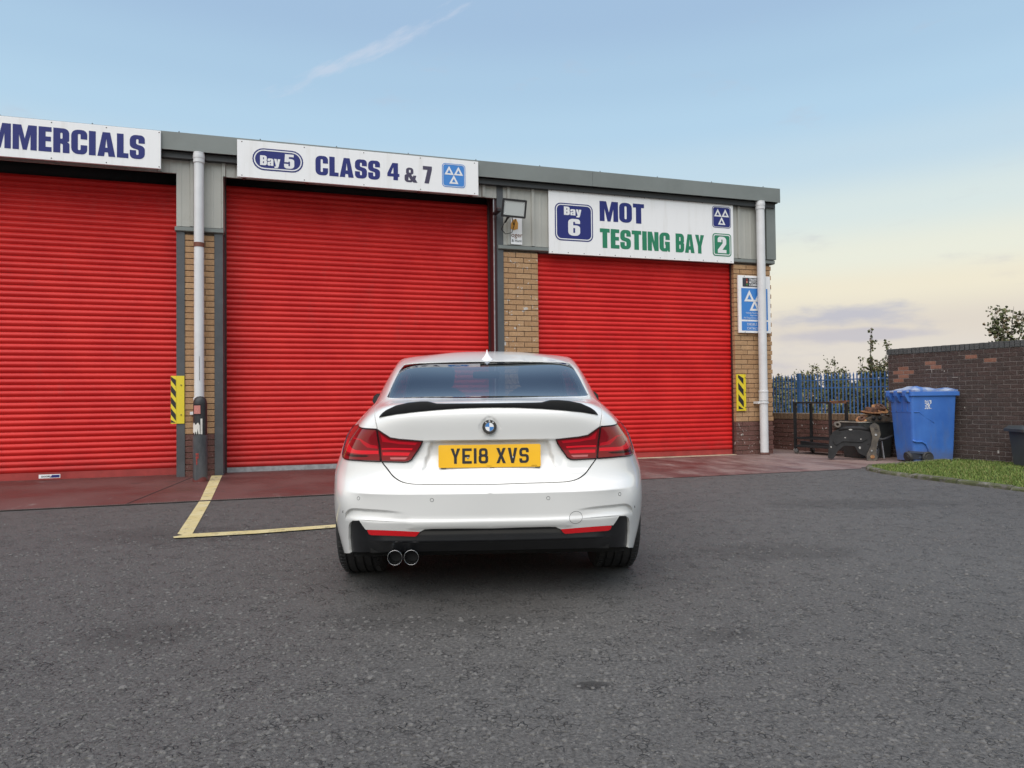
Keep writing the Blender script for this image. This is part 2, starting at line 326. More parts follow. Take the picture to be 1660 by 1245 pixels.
c = t.mix(t.ramp(big, .3, .7), (.085, .030, .026), (.13, .048, .042)); c = t.mix(t.math('MULTIPLY', worn, .8), c, (.30, .225, .20))
c = t.mix(t.math('MULTIPLY', t.ramp(stretchy, .60, .72), .55), c, (.30, .27, .25))
c = t.mix(t.math('MULTIPLY', t.ramp(t.noise(2.4, 5, .6, P), .60, .70), .55), c, (.05, .028, .025))
c = t.mix(t.ramp(fine, .3, .7), t.mix(.25, c, (.03, .02, .02)), c); t.col(c); t.put(t.b.inputs['Roughness'], t.ramp(big, .3, .7, .45, .8)); t.bump(t.math('ADD', fine, t.math('MULTIPLY', stretchy, .8)), .35, .006)
t = newmat('yellow_paint'); P = t.pos()
w = t.ramp(t.math('ADD', t.math('MULTIPLY', t.noise(9, 7, .7, P), .8), t.math('MULTIPLY', t.noise(90, 4, .7, P), .45)), .66, .80)
c = t.mix(t.ramp(t.noise(4, 4, .6, P), .3, .7), (.50, .42, .19), (.56, .50, .29)); t.col(t.mix(w, c, (.10, .09, .075))); t.b.inputs['Roughness'].default_value = .7; t.bump(t.noise(120, 4, .7, P), .4, .003)
mat('soil', (.07, .06, .035), .95, var=.3, vscale=2); mat('grass_soil', (.10, .115, .035), .95, var=.4, vscale=9)
t = newmat('kerb_stone'); P = t.pos()
c = t.mix(t.ramp(t.noise(7, 6, .65, P), .3, .7), (.075, .07, .06), (.19, .18, .16)); c = t.mix(t.math('MULTIPLY', t.ramp(t.noise(13, 6, .7, P), .40, .56), .8), c, (.06, .075, .018)); t.col(c); t.b.inputs['Roughness'].default_value = .9; t.bump(t.noise(60, 5, .7, P), .6, .01)

def ground(name, poly, z, m, local=True, kind='structure'):
    vs = [LW(a, b, z) if local else Vector((a, b, z)) for a, b in poly]
    if local:                                             # keep object coordinates in the site frame
        mb = MB(); v2, tr = flat([poly]); mb.add([(x, y, 0) for x, y in v2], [tuple(q) for q in tr]); o = mb.obj(name, m, None, loc=LW(0, 0, z), rot=(0, 0, TH))
    else:
        mb = MB(); mb.add(vs, [tuple(range(len(vs)))]); o = mb.obj(name, m)
    return tag(o, kind=kind)
ground('terrain', [(-500, -500), (500, -500), (500, 500), (-500, 500)], -.02, MATS['soil'], False)
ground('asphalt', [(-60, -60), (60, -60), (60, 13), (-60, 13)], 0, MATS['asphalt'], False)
KERB = [(-.52, -2.62), (-.74, -2.86), (-.88, -3.3), (-.94, -3.97), (-.95, -4.67), (-.93, -5.2), (-.9, -6.2), (-.9, -9)]
ground('apron', [(-14, -2.68), (-.62, -2.66), (-.5, -2.52), (1.42, -2.2), (1.25, -1.34), (.88, 1.05), (.3, 4.7), (-.2, 4.7), (-.2, .7), (-14, .7)], .005, MATS['red_concrete'])
# joints of the apron slabs: recessed dark lines
j = MB()
for s0, s1 in ((-9.30, -9.62), (-4.62, -4.60)): j.bar((s0, -.02, .0065), (s1, -2.62, .0065), .014, .002, (0, 0, 1))
tag(j.obj('apron_joint', mat('joint_dark', (.018, .015, .014), .95), None, loc=LW(0, 0), rot=(0, 0, TH)), kind='structure')
# bay lines painted on the ground
ground('bay_line', [(-9.089, -.05), (-8.952, -.07), (-8.845, -2.655), (-8.95, -2.655)], .009, MATS['yellow_paint'])
ground('bay_line', [(-8.953, -2.71), (-8.845, -2.71), (-8.79, -4.62), (-8.83, -4.66), (-8.90, -4.56)], .005, MATS['yellow_paint'])
ground('bay_line', [(-8.912, -4.70), (-8.86, -4.655), (-8.79, -4.615), (-8.31, -4.637), (-7.75, -4.60), (-5.6, -4.50), (-5.6, -4.63), (-7.75, -4.735), (-8.306, -4.784), (-8.81, -4.765), (-8.895, -4.755)], .009, MATS['yellow_paint'])

# drainage channel along the edge of the apron
mcast = mat('cast_iron', (.03, .027, .025), .7, .3, var=.3); dr = site('drain_channel', 'slotted drain channel along the edge of the red apron', 'drain', -7, -2.68)
MB().box(-7, 1.2, -.022, .022, .002, .0085).obj('channel', MATS['joint_dark'], dr)
gb = MB()
for i in range(300): x = -5.2+i*.0212; gb.box(x, x+.011, -.020, .020, .0085, .0125)
tag(gb.obj('grate_bars', mat('grate_metal', (.16, .125, .115), .6, .2, var=.3), dr), kind='stuff')
gk = MB()
for x0, x1 in ((-7, -5.2), (1.16, 1.2)): gk.box(x0, x1, -.022, .022, .0085, .0125)
gk.obj('channel_cover', MATS['grate_metal'], dr)

# grass verge with its kerb
GP_ = [(a+.09, b-.02) for a, b in KERB]+[(2.75, -9), (1.42, -2.35), (-.2, -2.58)]
mb = MB(); v2, tr = flat([GP_]); mb.add([(x, y, 0) for x, y in v2], [tuple(q) for q in tr]); tag(mb.obj('verge', MATS['grass_soil'], None, loc=LW(0, 0, .032), rot=(0, 0, TH)), kind='structure')
ks = tag(bpy.data.objects.new('kerb', None), kind='structure'); C.objects.link(ks); ks.location = LW(0, 0); ks.rotation_euler = (0, 0, TH)
def kerb_run(pts, wd, ht, seg):
    P = [Vector((a, b)) for a, b in pts]; L = [0]
    for a, b in zip(P, P[1:]): L.append(L[-1]+(b-a).length)
    def at(d):
        for i in range(len(P)-1):
            if d <= L[i+1] or i == len(P)-2: return P[i].lerp(P[i+1], (d-L[i])/(L[i+1]-L[i]))
    d = 0
    while d < L[-1]-.05:
        e = min(d+seg, L[-1]); k = MB(); a, b = at(d+.004), at(e-.004); n = 6; prev = None; jx = rng.uniform(-.012, .012); jz = rng.uniform(-.008, .008)
        rows = []
        for i in range(n+1):
            c = at(d+.004+(e-d-.008)*i/n); dirv = (at(min(d+(e-d)*i/n+.02, L[-1]))-at(max(d+(e-d)*i/n-.02, 0))).normalized(); nn = Vector((-dirv.y, dirv.x))
            q = lambda o, z: (c.x+nn.x*(o+jx), c.y+nn.y*(o+jx), z)
            w2 = rng.uniform(-.008, .008); rows.append([q(0, 0), q(.005+w2, ht*.6+jz), q(.022+w2, ht+jz), q(wd-.02, ht+jz+.004), q(wd, ht*.8+jz), q(wd, -.02)])
        vs = [p for r_ in rows for p in r_]; m = 6
        k.add(vs, [(i*m+u, (i+1)*m+u, (i+1)*m+u+1, i*m+u+1) for i in range(n) for u in range(m-1)]+[tuple(range(m)), tuple(reversed(range(n*m, n*m+m)))])
        k.obj('kerbstone', MATS['kerb_stone'], ks, smooth=False, fix=True); d = e
kerb_run(KERB, .085, .042, .62)
kerb_run([(1.55, -2.33), (.78, -2.40), (.2, -2.50), (-.45, -2.58)], .09, .05, .7)
# grass blades
def blades(name, n, inside, z0, hmin, hmax, mats, parent=None, loc=None, rot=None, wd=.004):
    vs = []; fs = []; mi = []
    pts = inside(n)
    a = rng.uniform(0, 2*math.pi, len(pts)); hh = rng.uniform(hmin, hmax, len(pts)); lean = rng.uniform(.1, .7, len(pts))
    for (x, y), an, hgt, le in zip(pts, a, hh, lean):
        ca, sa = math.cos(an), math.sin(an); b = len(vs)
        vs += [(x-sa*wd, y+ca*wd, z0), (x+sa*wd, y-ca*wd, z0), (x+ca*hgt*le*.4+sa*wd*.6, y+sa*hgt*le*.4-ca*wd*.6, z0+hgt*.6), (x+ca*hgt*le, y+sa*hgt*le, z0+hgt)]
        fs += [(b, b+1, b+2), (b, b+2, b+3)]; k = int(rng.integers(0, len(mats))); mi += [k, k]
    me = bpy.data.meshes.new(name); me.from_pydata(vs, [], fs); 
    for m in mats: me.materials.append(m)
    me.polygons.foreach_set('material_index', mi); return tag(link(name, me, parent, loc, rot), kind='stuff')
def inpoly(pts, poly):
    p = np.asarray(pts); q = np.asarray(poly); r_ = np.zeros(len(p), bool); j = len(q)-1
    for i in range(len(q)):
        c = ((q[i, 1] > p[:, 1]) != (q[j, 1] > p[:, 1])); d = (q[j, 1]-q[i, 1]) or 1e-12
        r_ ^= c & (p[:, 0] < (q[j, 0]-q[i, 0])*(p[:, 1]-q[i, 1])/d+q[i, 0]); j = i
    return r_
def in_verge(n):
    p = np.stack([rng.uniform(-1, 2.2, n*2), rng.uniform(-5.6, -2.2, n*2)], 1); return p[inpoly(p, GP_)][:n]
for nm, g in (('grass_light', (.17, .245, .055)), ('grass_mid', (.11, .17, .035)), ('grass_dry', (.26, .25, .09)), ('grass_dark', (.04, .075, .014))): mat(nm, g, .6, spec=.3)
blades('grass', 42000, in_verge, .028, .010, .040, [MATS[k] for k in ('grass_light', 'grass_mid', 'grass_mid', 'grass_dry', 'grass_dark', 'grass_light')], loc=LW(0, 0), rot=(0, 0, TH))
# loose chippings lying on the asphalt near the camera
vs = []; fs = []
for k in range(20000):
    y = .5+rng.gamma(1.7, 1.7); x = rng.normal(0, 1.7+.45*y)
    if y > 3.3 and abs(x+.15) < .95: continue
    r0 = rng.uniform(.0035, .011)*(1 if rng.random() < .9 else 1.35); a0 = rng.uniform(0, 6.28); n = int(rng.integers(4, 7)); b = len(vs); hz = .0012+r0*rng.uniform(.08, .30)
    for i in range(n): q = r0*rng.uniform(.7, 1.2); vs.append((x+q*math.cos(a0+i*6.283/n)*1.2, y+q*math.sin(a0+i*6.283/n), -.001))
    for i in range(n): q = r0*rng.uniform(.5, .8); vs.append((x+q*math.cos(a0+i*6.283/n)*1.2, y+q*math.sin(a0+i*6.283/n), hz*rng.uniform(.7, 1.2)))
    fs += [(b+i, b+(i+1) % n, b+n+(i+1) % n, b+n+i) for i in range(n)]+[tuple(range(b+n, b+2*n))]
me = bpy.data.meshes.new('chippings'); me.from_pydata(vs, [], fs); t = newmat('chip_stone'); P = t.pos()
t.col(t.mix(t.ramp(t.noise(70, 2, .5, P), .35, .65), (.08, .076, .071), (.142, .137, .13))); t.b.inputs['Roughness'].default_value = .8; me.materials.append(MATS['chip_stone']); tag(link('chippings', me), kind='stuff')

# ------------------------------------------------------------------ the workshop building
B = site('workshop_building', 'long low workshop with buff brick pillars, red roller doors and grey roof edge', 'building', 0, 0)
M_door = newmat('door_red'); t = M_door; P = t.pos(True)
c = t.mix(t.ramp(t.noise(1.6, 5, .6, t.pos()), .3, .7), (.55, .014, .014), (.65, .024, .020)); c = t.mix(t.math('MULTIPLY', t.ramp(t.noise(5, 7, .7, t.pos(), (1, 1, .35)), .56, .74), .28), c, (.34, .05, .045)); c = t.mix(t.math('MULTIPLY', t.ramp(t.math('ADD', t.sepx(t.pos())[2], t.math('MULTIPLY', t.noise(4, 6, .7, t.pos()), .5)), .62, .25), .35), c, (.15, .04, .035)); t.col(c); t.b.inputs['Roughness'].default_value = .42; t.b.inputs['Specular IOR Level'].default_value = .28
m_steel = mat('grey_steel', (.075, .082, .088), .5, .0, var=.15, vscale=3, dirt=(.2, .19, .18), dirt_scale=16, dirt_lo=.66, dirt_hi=.72, dirt_amt=.5)
m_fascia = mat('fascia_grey', (.185, .205, .195), .42, .0, var=.08, vscale=1.5)
m_clad = mat('cladding', (.40, .40, .365), .45, var=.06, vscale=1.2, dirt=(.25, .24, .2), dirt_scale=5, dirt_amt=.25)
m_black = mat('shadow_black', (.012, .011, .012), .8); m_white_pvc = mat('white_pvc', (.66, .67, .68), .35, var=.05, vscale=4, dirt=(.38, .36, .32), dirt_scale=9, dirt_lo=.6, dirt_hi=.8, dirt_amt=.3)
m_galv = mat('galvanised', (.36, .37, .38), .45, .4, var=.2, vscale=12)
t = newmat('mortar'); t.col(t.mix(t.ramp(t.noise(30, 4), .3, .7), (.055, .04, .03), (.12, .09, .065))); t.b.inputs['Roughness'].default_value = .95  # darkened: shade between the bricks is mixed into the mortar colour
def brick_mat(name, a, b, splat=0.):
    t = newmat(name); r_ = t.rand(); P = t.pos(); g = t.noise(110, 4, .7, P); h_ = t.noise(14, 4, .6, P)
    c = t.mix(r_, a, b); c = t.mix(t.ramp(h_, .3, .7), t.mix(.35, c, tuple(x*.55 for x in a)), c); c = t.mix(t.ramp(g, .35, .7), t.mix(.5, c, tuple(x*.4 for x in a)), t.mix(.15, c, (.6, .55, .5)))
    if splat: c = t.mix(t.ramp(t.math('ADD', t.math('MULTIPLY', t.noise(13, 2, .5, P, None, 1.2), 1.), t.math('MULTIPLY', t.noise(60, 4, .7, P), .15)), splat, splat+.03), c, (.52, .49, .46))
    t.col(c); t.b.inputs['Roughness'].default_value = .9; t.b.inputs['Specular IOR Level'].default_value = .25; t.bump(t.math('ADD', g, h_), .5, .004); return MATS[name]
mb_buff = brick_mat('buff_brick', (.50, .285, .135), (.62, .385, .20)); mb_splat = brick_mat('buff_brick_splashed', (.50, .285, .135), (.62, .385, .20), .735)
mb_red = brick_mat('red_painted_brick', (.130, .045, .036), (.175, .068, .052), .755); mb_dark = brick_mat('dark_brick', (.033, .016, .0145), (.060, .028, .025)); mb_pale = brick_mat('spalled_brick', (.26, .10, .06), (.30, .13, .085))
mb_blue = brick_mat('engineering_brick', (.055, .063, .068), (.085, .094, .10)); mb_brown = brick_mat('brown_brick', (.20, .115, .062), (.28, .165, .085))
CH, BL, JT = .0825, .2535, .0095
_bm = {}
def brick_mesh(L, H, D, m):
    k = (round(L, 3), round(H, 4), round(D, 3), m.name)
    if k not in _bm: _bm[k] = MB().cbox(0, L, 0, D, 0, H, .0035).mesh('brick', m)
    return _bm[k]
# solid back walls, roof and the far sides
mb = MB(); mb.box(-14, -.02, .62, .9, 0, 4.5).box(-14, -.02, 9, 9.2, 0, 4.5).box(-.32, -.02, .9, 9, 0, 4.5).box(-14.2, -14, .62, 9.2, 0, 4.5).obj('wall', m_black, B)
MB().box(-14, .06, -.10, 9.2, 4.5, 4.60).obj('roof', m_fascia, B)
mb = MB(); prof = [(-.17, 4.385), (-.17, 4.625), (-.11, 4.635), (.3, 4.63), (.3, 4.60), (-.10, 4.60), (-.10, 4.41), (-.145, 4.385)]
n = len(prof); xs = [-14, -10.2, -6.9, -3.45, .11]
for a, b in zip(xs, xs[1:]):
    f = MB(); f.add([(x, p, q) for x in (a+.002, b-.002) for p, q in prof], [(i, (i+1) % n, (i+1) % n+n, i+n) for i in range(n)]+[tuple(reversed(range(n))), tuple(range(n, 2*n))]); f.obj('fascia', m_fascia, B, fix=True)
MB().box(.075, .109, -.1, 5, 4.385, 4.62).obj('verge_fascia', m_fascia, B)
g = MB(); g.box(-14, .05, -.10, -.004, 4.30, 4.384); g.obj('gutter', mat('gutter_shade', (.035, .038, .04), .5), B)  # gutter whose dark colour also holds the shadow under the fascia lip
sc = MB()
for x in np.arange(-13.6, .05, 1.03):
    sc.lathe([(0, .018), (.007, .018), (.009, 0)], 8, Matrix.Translation((x, -.13, 4.634)))
sc.obj('roof_screws', m_steel, B)

# roller doors: every slat is a piece of its own
def slat_mesh(L, m, pitch=.0775, d=.018):
    pr = [(0, 0), (-.004, .004), (-.0105, .014), (-d, .030), (-d*1.02, .040), (-.0125, .056), (-.006, .0665), (-.0025, .0705), (.0035, .0715), (.0035, .0775), (.0, .0775)]
    mb = MB(); n = len(pr); vs = []
    for x in np.linspace(0, L, 3): vs += [(x, y, z) for y, z in pr]
    mb.add(vs, [(k*n+i, (k+1)*n+i, (k+1)*n+i+1, k*n+i+1) for k in range(2) for i in range(n-1)]); return mb.mesh('slat', m, angle=38)
def roller_door(x0, x1, y, z0, z1, rail, rail_mat):
    d = bpy.data.objects.new('roller_door', None); C.objects.link(d); d.parent = B; me = slat_mesh(x1-x0, MATS['door_red']); z = z0+rail
    while z < z1:
        o = link('slat', me, d, (x0+rng.uniform(-.003, .003), y+rng.uniform(-.0015, .0015), z)); z += .0775
    MB().box(x0, x1, y-.018, y+.02, z0+.004, z0+rail-.002).obj('bottom_rail', rail_mat, d)
    MB().lathe([(.0, 0), (.17, 0), (.17, x1-x0), (0, x1-x0)], 24, Matrix.Translation((x0, y+.2, z1+.14)) @ Matrix.Rotation(R(90), 4, 'Y')).obj('roller_drum', m_black, d, smooth=True)
    for xa, xb in ((x0-.06, x0+.012), (x1-.012, x1+.06)): MB().box(xa, xb, y-.05, y-.025, z0, z1+.3).obj('guide_rail', mat('guide_dark', (.05, .018, .018), .5), d)
    return d
m_railred = mat('rail_red', (.33, .04, .035), .55, var=.15, dirt=(.1, .04, .03), dirt_amt=.5)
roller_door(-13.6, -9.535, .36, 0, 4.03, .10, m_railred)
d5 = roller_door(-8.935, -5.05, .36, 0, 4.03, .075, m_galv)
roller_door(-4.325, -.752, .12, .012, 3.40, .085, m_railred)
MB().box(-4.325, -.752, -.01, .13, .006, .012).obj('threshold', mat('threshold_cream', (.50, .42, .30), .7, var=.2), B)
MB().box(-5.05, -5.036, .02, .045, .0, 4.12).obj('guide_edge', m_galv, B)
rv = MB(); rv.box(-5.035, -5.0, .03, .62, 0, 4.3); rv.obj('reveal', mat('reveal_maroon', (.05, .014, .016), .5), B)
# jambs, lintels and trims in grey steel
for x0, x1, z1, y1 in ((-9.53, -9.427, 3.33, .16), (-9.053, -8.945, 3.33, .5), (-5.0, -4.901, 4.30, .5)):
    MB().box(x0, x1, -.012, y1, .0, z1).obj('steel_jamb', m_steel, B)
tr = MB()
for x0, x1 in ((-9.545, -8.935), (-4.99, -4.02), (-.79, .07)):
    MB().add([(x, y, z) for x in (x0, x1) for y, z in ((-.004, 3.395), (-.045, 3.385), (-.045, 3.335), (-.03, 3.325), (.1, 3.325), (.1, 3.395))], [(0, 1, 7, 6), (1, 2, 8, 7), (2, 3, 9, 8), (3, 4, 10, 9), (0, 5, 4, 3, 2, 1), (6, 7, 8, 9, 10, 11)]).obj('flashing', m_fascia, B, fix=True)
MB().box(-4.32, -.76, -.003, .3, 3.31, 3.345).obj('lintel', m_steel, B)
MB().box(-8.94, -5.0, .0, .6, 4.36, 4.40).box(-13.6, -9.53, .0, .6, 4.36, 4.40).obj('head_lintel', m_black, B)  # black colour puts in the shade under the signs
# corner trim on the right
MB().box(-.105, .085, -.062, .5, 3.40, 4.383).obj('corner_trim', m_fascia, B)
# ribbed cladding panels
def clad(x0, x1, z0, z1, phase):
    pr = []; x = x0; P_ = .40
    def prof_y(x):
        u = (x-phase) % P_
        if u < .012: return -.03*u/.012
        if u < .052: return -.03
        if u < .064: return -.03*(1-(u-.052)/.012)
        for c in (.165, .285):
            if abs(u-c) < .02: return -.004*(1 if abs(u-c) < .012 else (.02-abs(u-c))/.008)
        return 0
    base = math.floor((x0-phase)/P_)*P_+phase
    brk = sorted({x0, x1}|{round(base+k*P_+q, 4) for k in range(int((x1-x0)/P_)+3) for q in (0, .012, .052, .064, .145, .153, .177, .185, .265, .273, .297, .305) if x0 < base+k*P_+q < x1})
    mb = MB(); vs = []
    for xx in brk: y = prof_y(xx+1e-6); vs += [(xx, y-.004, z0), (xx, y-.004, z1)]
    mb.add(vs, [(2*i, 2*i+2, 2*i+3, 2*i+1) for i in range(len(brk)-1)]); mb.box(x0, x1, .012, .4 if z0 < 4 else .03, z0, z1); return mb.obj('cladding_panel', m_clad, B)
for a in ((-9.53, -8.94, 3.40, 4.31, -9.365), (-9.76, -9.532, 4.12, 4.31, -9.365), (-8.938, -8.70, 4.12, 4.31, -9.365), (-13.6, -9.762, 4.12, 4.31, -9.365), (-8.698, -5.4, 4.12, 4.31, -9.365), (-5.398, -5.002, 4.12, 4.31, -4.845), (-4.998, -4.10, 3.40, 4.31, -5.245), (-4.098, -.80, 3.40, 4.31, -4.9), (-.798, -.11, 3.40, 4.31, -.67)): clad(*a)
# brick pillars, brick by brick
def pillar(x0, x1, y1, ztop, offs, tooth=0, plain=mb_buff, hidden_below=0, side_reveal=False):
    p = bpy.data.objects.new('brick_pillar', None); C.objects.link(p); p.parent = B
    MB().box(x0+.008, x1-.008, .009, y1-.01, 0, ztop).obj('mortar', MATS['mortar'], p)
    stuff = MB(); stuff_r = MB(); n = int(ztop/CH)
    for k in range(n):
        z = k*CH; x = x0-offs[k % 2]
        while x < x1-.03:
            a = max(x, x0)+JT/2*(x > x0); b = min(x+BL, x1)-JT/2*(x+BL < x1)
            if b-a > .02:
                red = z < .54; m = mb_red if red else plain; jy = float(rng.uniform(-.002, .002)); H = CH-JT
                e = .018 if tooth and b >= x1-.001 and k % 2 else 0
                if z < hidden_below: (stuff_r if red else stuff).cbox(a, b, jy, .1, z, z+H)
                else: link('brick', brick_mesh(b-a+e, H, .1, m), p, (a, jy, z))
            x += BL
    if stuff.v: tag(stuff.obj('brickwork', plain, p), kind='stuff')
    if stuff_r.v: tag(stuff_r.obj('brickwork', mb_red, p), kind='stuff')
    s2 = MB()                                           # the pillar's return faces
    for k in range(n):
        z = k*CH; q = .1
        for i in range(3):
            L = BL if (i or k % 2) else BL/2; b = min(q+L, y1)
            if b-q > .03:
                if side_reveal: s2.box(x0-.0005, x0+.05, q, b-JT, z, z+CH-JT)
                s2.box(x1-.05, x1+.0005+(.018 if tooth and k % 2 else 0), q, b-JT, z, z+CH-JT)
            q = b
    tag(s2.obj('brickwork', plain, p), kind='stuff'); return p
pillar(-9.427, -9.053, .5, 3.33, (.0, .127))
pillar(-4.901, -4.333, .5, 3.33, (.176, .05), plain=mb_splat, hidden_below=1.45)
pillar(-.745, 0, .6, 3.33, (.127, .0), tooth=1, side_reveal=True)

# ------------------------------------------------------------------ signs
t = newmat('sign_white'); P = t.pos(True); st_ = t.noise(9, 6, .65, P, (1, 1, .10)); t.col(t.mix(t.math('MULTIPLY', t.ramp(st_, .48, .72), .22), (.84, .845, .85), (.55, .53, .48))); t.put(t.b.inputs['Roughness'], t.ramp(st_, .3, .7, .28, .45)); t.bump(t.noise(1.6, 2, .5, P), .12, .02); m_sign = MATS['sign_white']
m_navy = mat('print_navy', (.020, .028, .165), .5, spec=.3); m_sky = mat('print_blue', (.045, .22, .60), .4); m_green = mat('print_green', (.014, .20, .10), .5); m_pw = mat('print_white', (.76, .77, .78), .4); m_dk = mat('print_dark', (.03, .035, .05), .4); m_grey = mat('print_slate', (.05, .042, .085), .5)
m_screw = mat('screw_dark', (.08, .07, .06), .5, .5)
def board(th, w, h, d=.03, edge=None):
    MB().cbox(0, w, 0, d, 0, h, .003).obj('panel', m_sign, th)
def screws(th, pts):
    mb = MB()
    for x, z in pts: mb.lathe([(0, .004), (.007, .003), (.008, 0)], 8, Matrix.Translation((x, 0, z)) @ Matrix.Rotation(R(90), 4, 'X'))
    mb.obj('screw', m_screw, th)
# left sign (runs out of the picture)
w1 = 3.65; sg = site('sign', 'white fascia sign with big navy capitals ending in MERCIALS over the left red door', 'sign', -9.69-w1, -.212, 4.10); board(sg, w1, .507)
x0 = w1-2.68
word('COMMERCIALS', w1-.19-2.178, .105, .315, -.0025, sg and None, G, .06, fit=2.178).obj('lettering', m_navy, sg)
screws(sg, [(w1-.02-i*.62, z) for i in range(6) for z in (.025, .482)])
# middle sign
w2 = 3.40; sg = site('sign', 'white fascia sign reading Bay 5 CLASS 4 & 7 above the middle red door', 'sign', -8.745, -.212, 4.078); board(sg, w2, .512)
def badge(th, x0, x1, z0, z1, r, mfill, mring):
    sheet(MB(), [rrect(x0, x1, z0, z1, r)], -.0025).obj('badge', mfill, th)
    sheet(MB(), [rrect(x0+.018, x1-.018, z0+.018, z1-.018, r-.014), rrect(x0+.034, x1-.034, z0+.034, z1-.034, r-.028)], -.0045).obj('badge_border', mring, th)
badge(sg, .195, .865, .115, .42, .15, m_navy, m_pw)
word('Bay', .295, .185, .135, -.0045, None, G, .05, fit=.265).obj('lettering', m_pw, sg); word('5', .61, .165, .20, -.0045, None, G, fit=.135).obj('lettering', m_pw, sg)
word('CLASS', 1.03, .112, .275, -.0025, None, G, .06, fit=.90).obj('lettering', m_navy, sg); word('4', 2.035, .128, .25, -.0025, None, G, fit=.175).obj('lettering', m_navy, sg)
word('&', 2.285, .115, .215, -.0025, None, G, fit=.19).obj('lettering', m_grey, sg); word('7', 2.555, .118, .256, -.0025, None, G, fit=.135).obj('lettering', m_grey, sg)
mot_emblem(3.02, .268, .355, -.0025, sg, m_sky, m_pw); screws(sg, [(.06+i*.82, z) for i in range(5) for z in (.025, .487)])
bk = MB()
for x in (.06, .9, 1.75, 2.5, 3.3): bk.box(x, x+.035, .03, .20, .02, .06)
bk.obj('bracket', m_steel, sg)
# bay 6 sign
w3 = 3.384; sg = site('sign', 'large white board reading Bay 6 MOT TESTING BAY 2 over the right red door', 'sign', -4.164, -.065, 3.295); board(sg, w3, 1.03, .028)
badge(sg, .10, .755, .215, .815, .10, m_navy, m_pw)
word('Bay', .255, .625, .135, -.0045, None, G, .05, fit=.30).obj('lettering', m_pw, sg); word('6', .325, .30, .27, -.0045, None, G, fit=.205).obj('lettering', m_pw, sg)
word('MOT', .875, .57, .325, -.0025, None, G, .05, fit=.80).obj('lettering', m_navy, sg); word('TESTING', .875, .135, .315, -.0025, None, G, .05, fit=1.27).obj('lettering', m_green, sg); word('BAY', 2.255, .135, .315, -.0025, None, G, .05, fit=.545).obj('lettering', m_green, sg)
mot_emblem(3.15, .78, .37, -.0025, sg, m_navy, m_pw)
badge(sg, 2.965, 3.335, .11, .50, .055, m_green, m_pw); word('2', 3.065, .165, .28, -.0045, None, G, fit=.17).obj('lettering', m_pw, sg)
screws(sg, [(.05+i*.273, z) for i in range(13) for z in (.025, 1.005)])
# small notice board behind the right downpipe
sg = site('notice_board', 'small blue and white notice board behind the right white downpipe', 'sign', -.69, -.05, 2.105); board(sg, .65, .995, .035)
sheet(MB(), [rrect(.085, .545, .80, .955, .006)], -.002).obj('header_panel', m_dk, sg)
mb = MB(); sheet(mb, [rrect(.15, .19, .815, .945, .008)], -.004); mb.obj('signal_lamp_box', mat('print_brown', (.10, .03, .02), .4), sg)
for z, cc, nm in ((.922, (.28, .02, .02), 'print_red'), (.88, (.62, .26, .18), 'print_amber'), (.838, (.03, .22, .06), 'print_go')): sheet(MB(), [[(.17+.016*math.cos(a), z+.018*math.sin(a)) for a in np.linspace(0, 6.2, 12)]], -.006).obj('signal_lamp', mat(nm, cc, .4), sg)
for tx, z in (('TRAFFIC', .905), ('MOTOR', .86), ('COMMERCIAL', .815)): small_text(tx, .052, m_pw, sg, 'lettering', .215, -.004, z, bold=.0012)
sheet(MB(), [rrect(.055, .59, .23, .775, .008)], -.002).obj('blue_panel', m_sky, sg)
tri = MB(); a = .21; hh = .20
for bx, bz in ((.215, .545), (.425, .545), (.32, .385)): sheet(tri, [[(bx-a/2, bz), (bx+a/2, bz), (bx, bz+hh)], [(bx-a*.21, bz+hh*.17), (bx+a*.21, bz+hh*.17), (bx, bz+hh*.6)]], -.005)
tri.obj('triangle_marks', m_pw, sg)
for tx, z, s_ in (('Vehicle Testing Station', .335, .04), ('Approved by', .295, .036), ('the Department of Transport', .25, .038)): small_text(tx, s_, m_pw, sg, 'lettering', .322, -.004, z, 'CENTER')
sheet(MB(), [rrect(.055, .59, .04, .20, .008)], -.002).obj('blue_panel', m_sky, sg)
small_text('DIESELS &', .06, m_pw, sg, 'lettering', .29, -.004, .13, 'CENTER'); small_text('CATALYSTS', .06, m_pw, sg, 'lettering', .315, -.004, .06, 'CENTER')
screws(sg, [(.12, .978), (.53, .978), (.12, .015), (.53, .015)])
# torn paper notice under the floodlight
sg = site('paper_notice', 'torn white and orange paper notice stuck on the cladding under the floodlight', 'notice', -4.785, -.036, 3.41)
mb = MB(); mb.cbox(0, .185, 0, .003, .0, .46, .0008); mb.obj('sheet', m_sign, sg); m_or = mat('print_orange', (.62, .30, .05), .5)
sheet(MB(), [[(.0, .235), (.05, .22), (.115, .24), (.12, .33), (.09, .40), (.03, .38), (.005, .33)]], -.002).obj('orange_patch', m_or, sg)
small_text('oger', .10, mat('print_umber', (.16, .06, .015), .5), sg, 'lettering', .004, -.002, .115, bold=.001); small_text('& Hunt', .055, m_dk, sg, 'lettering', .012, -.002, .04, bold=.0008)
# makers plate on the left door's foot
sg = site('door_label', 'small white and blue makers label on the foot of the left red door', 'label', -11.19, .178, .035); MB().cbox(0, .245, 0, .003, 0, .05, .001).obj('plate', m_sign, sg); sheet(MB(), [[(.13, .008), (.237, .008), (.237, .042), (.15, .042)]], -.002).obj('blue_print', m_navy, sg); small_text('DOORS', .03, m_dk, sg, 'lettering', .03, -.002, .014, bold=.001)

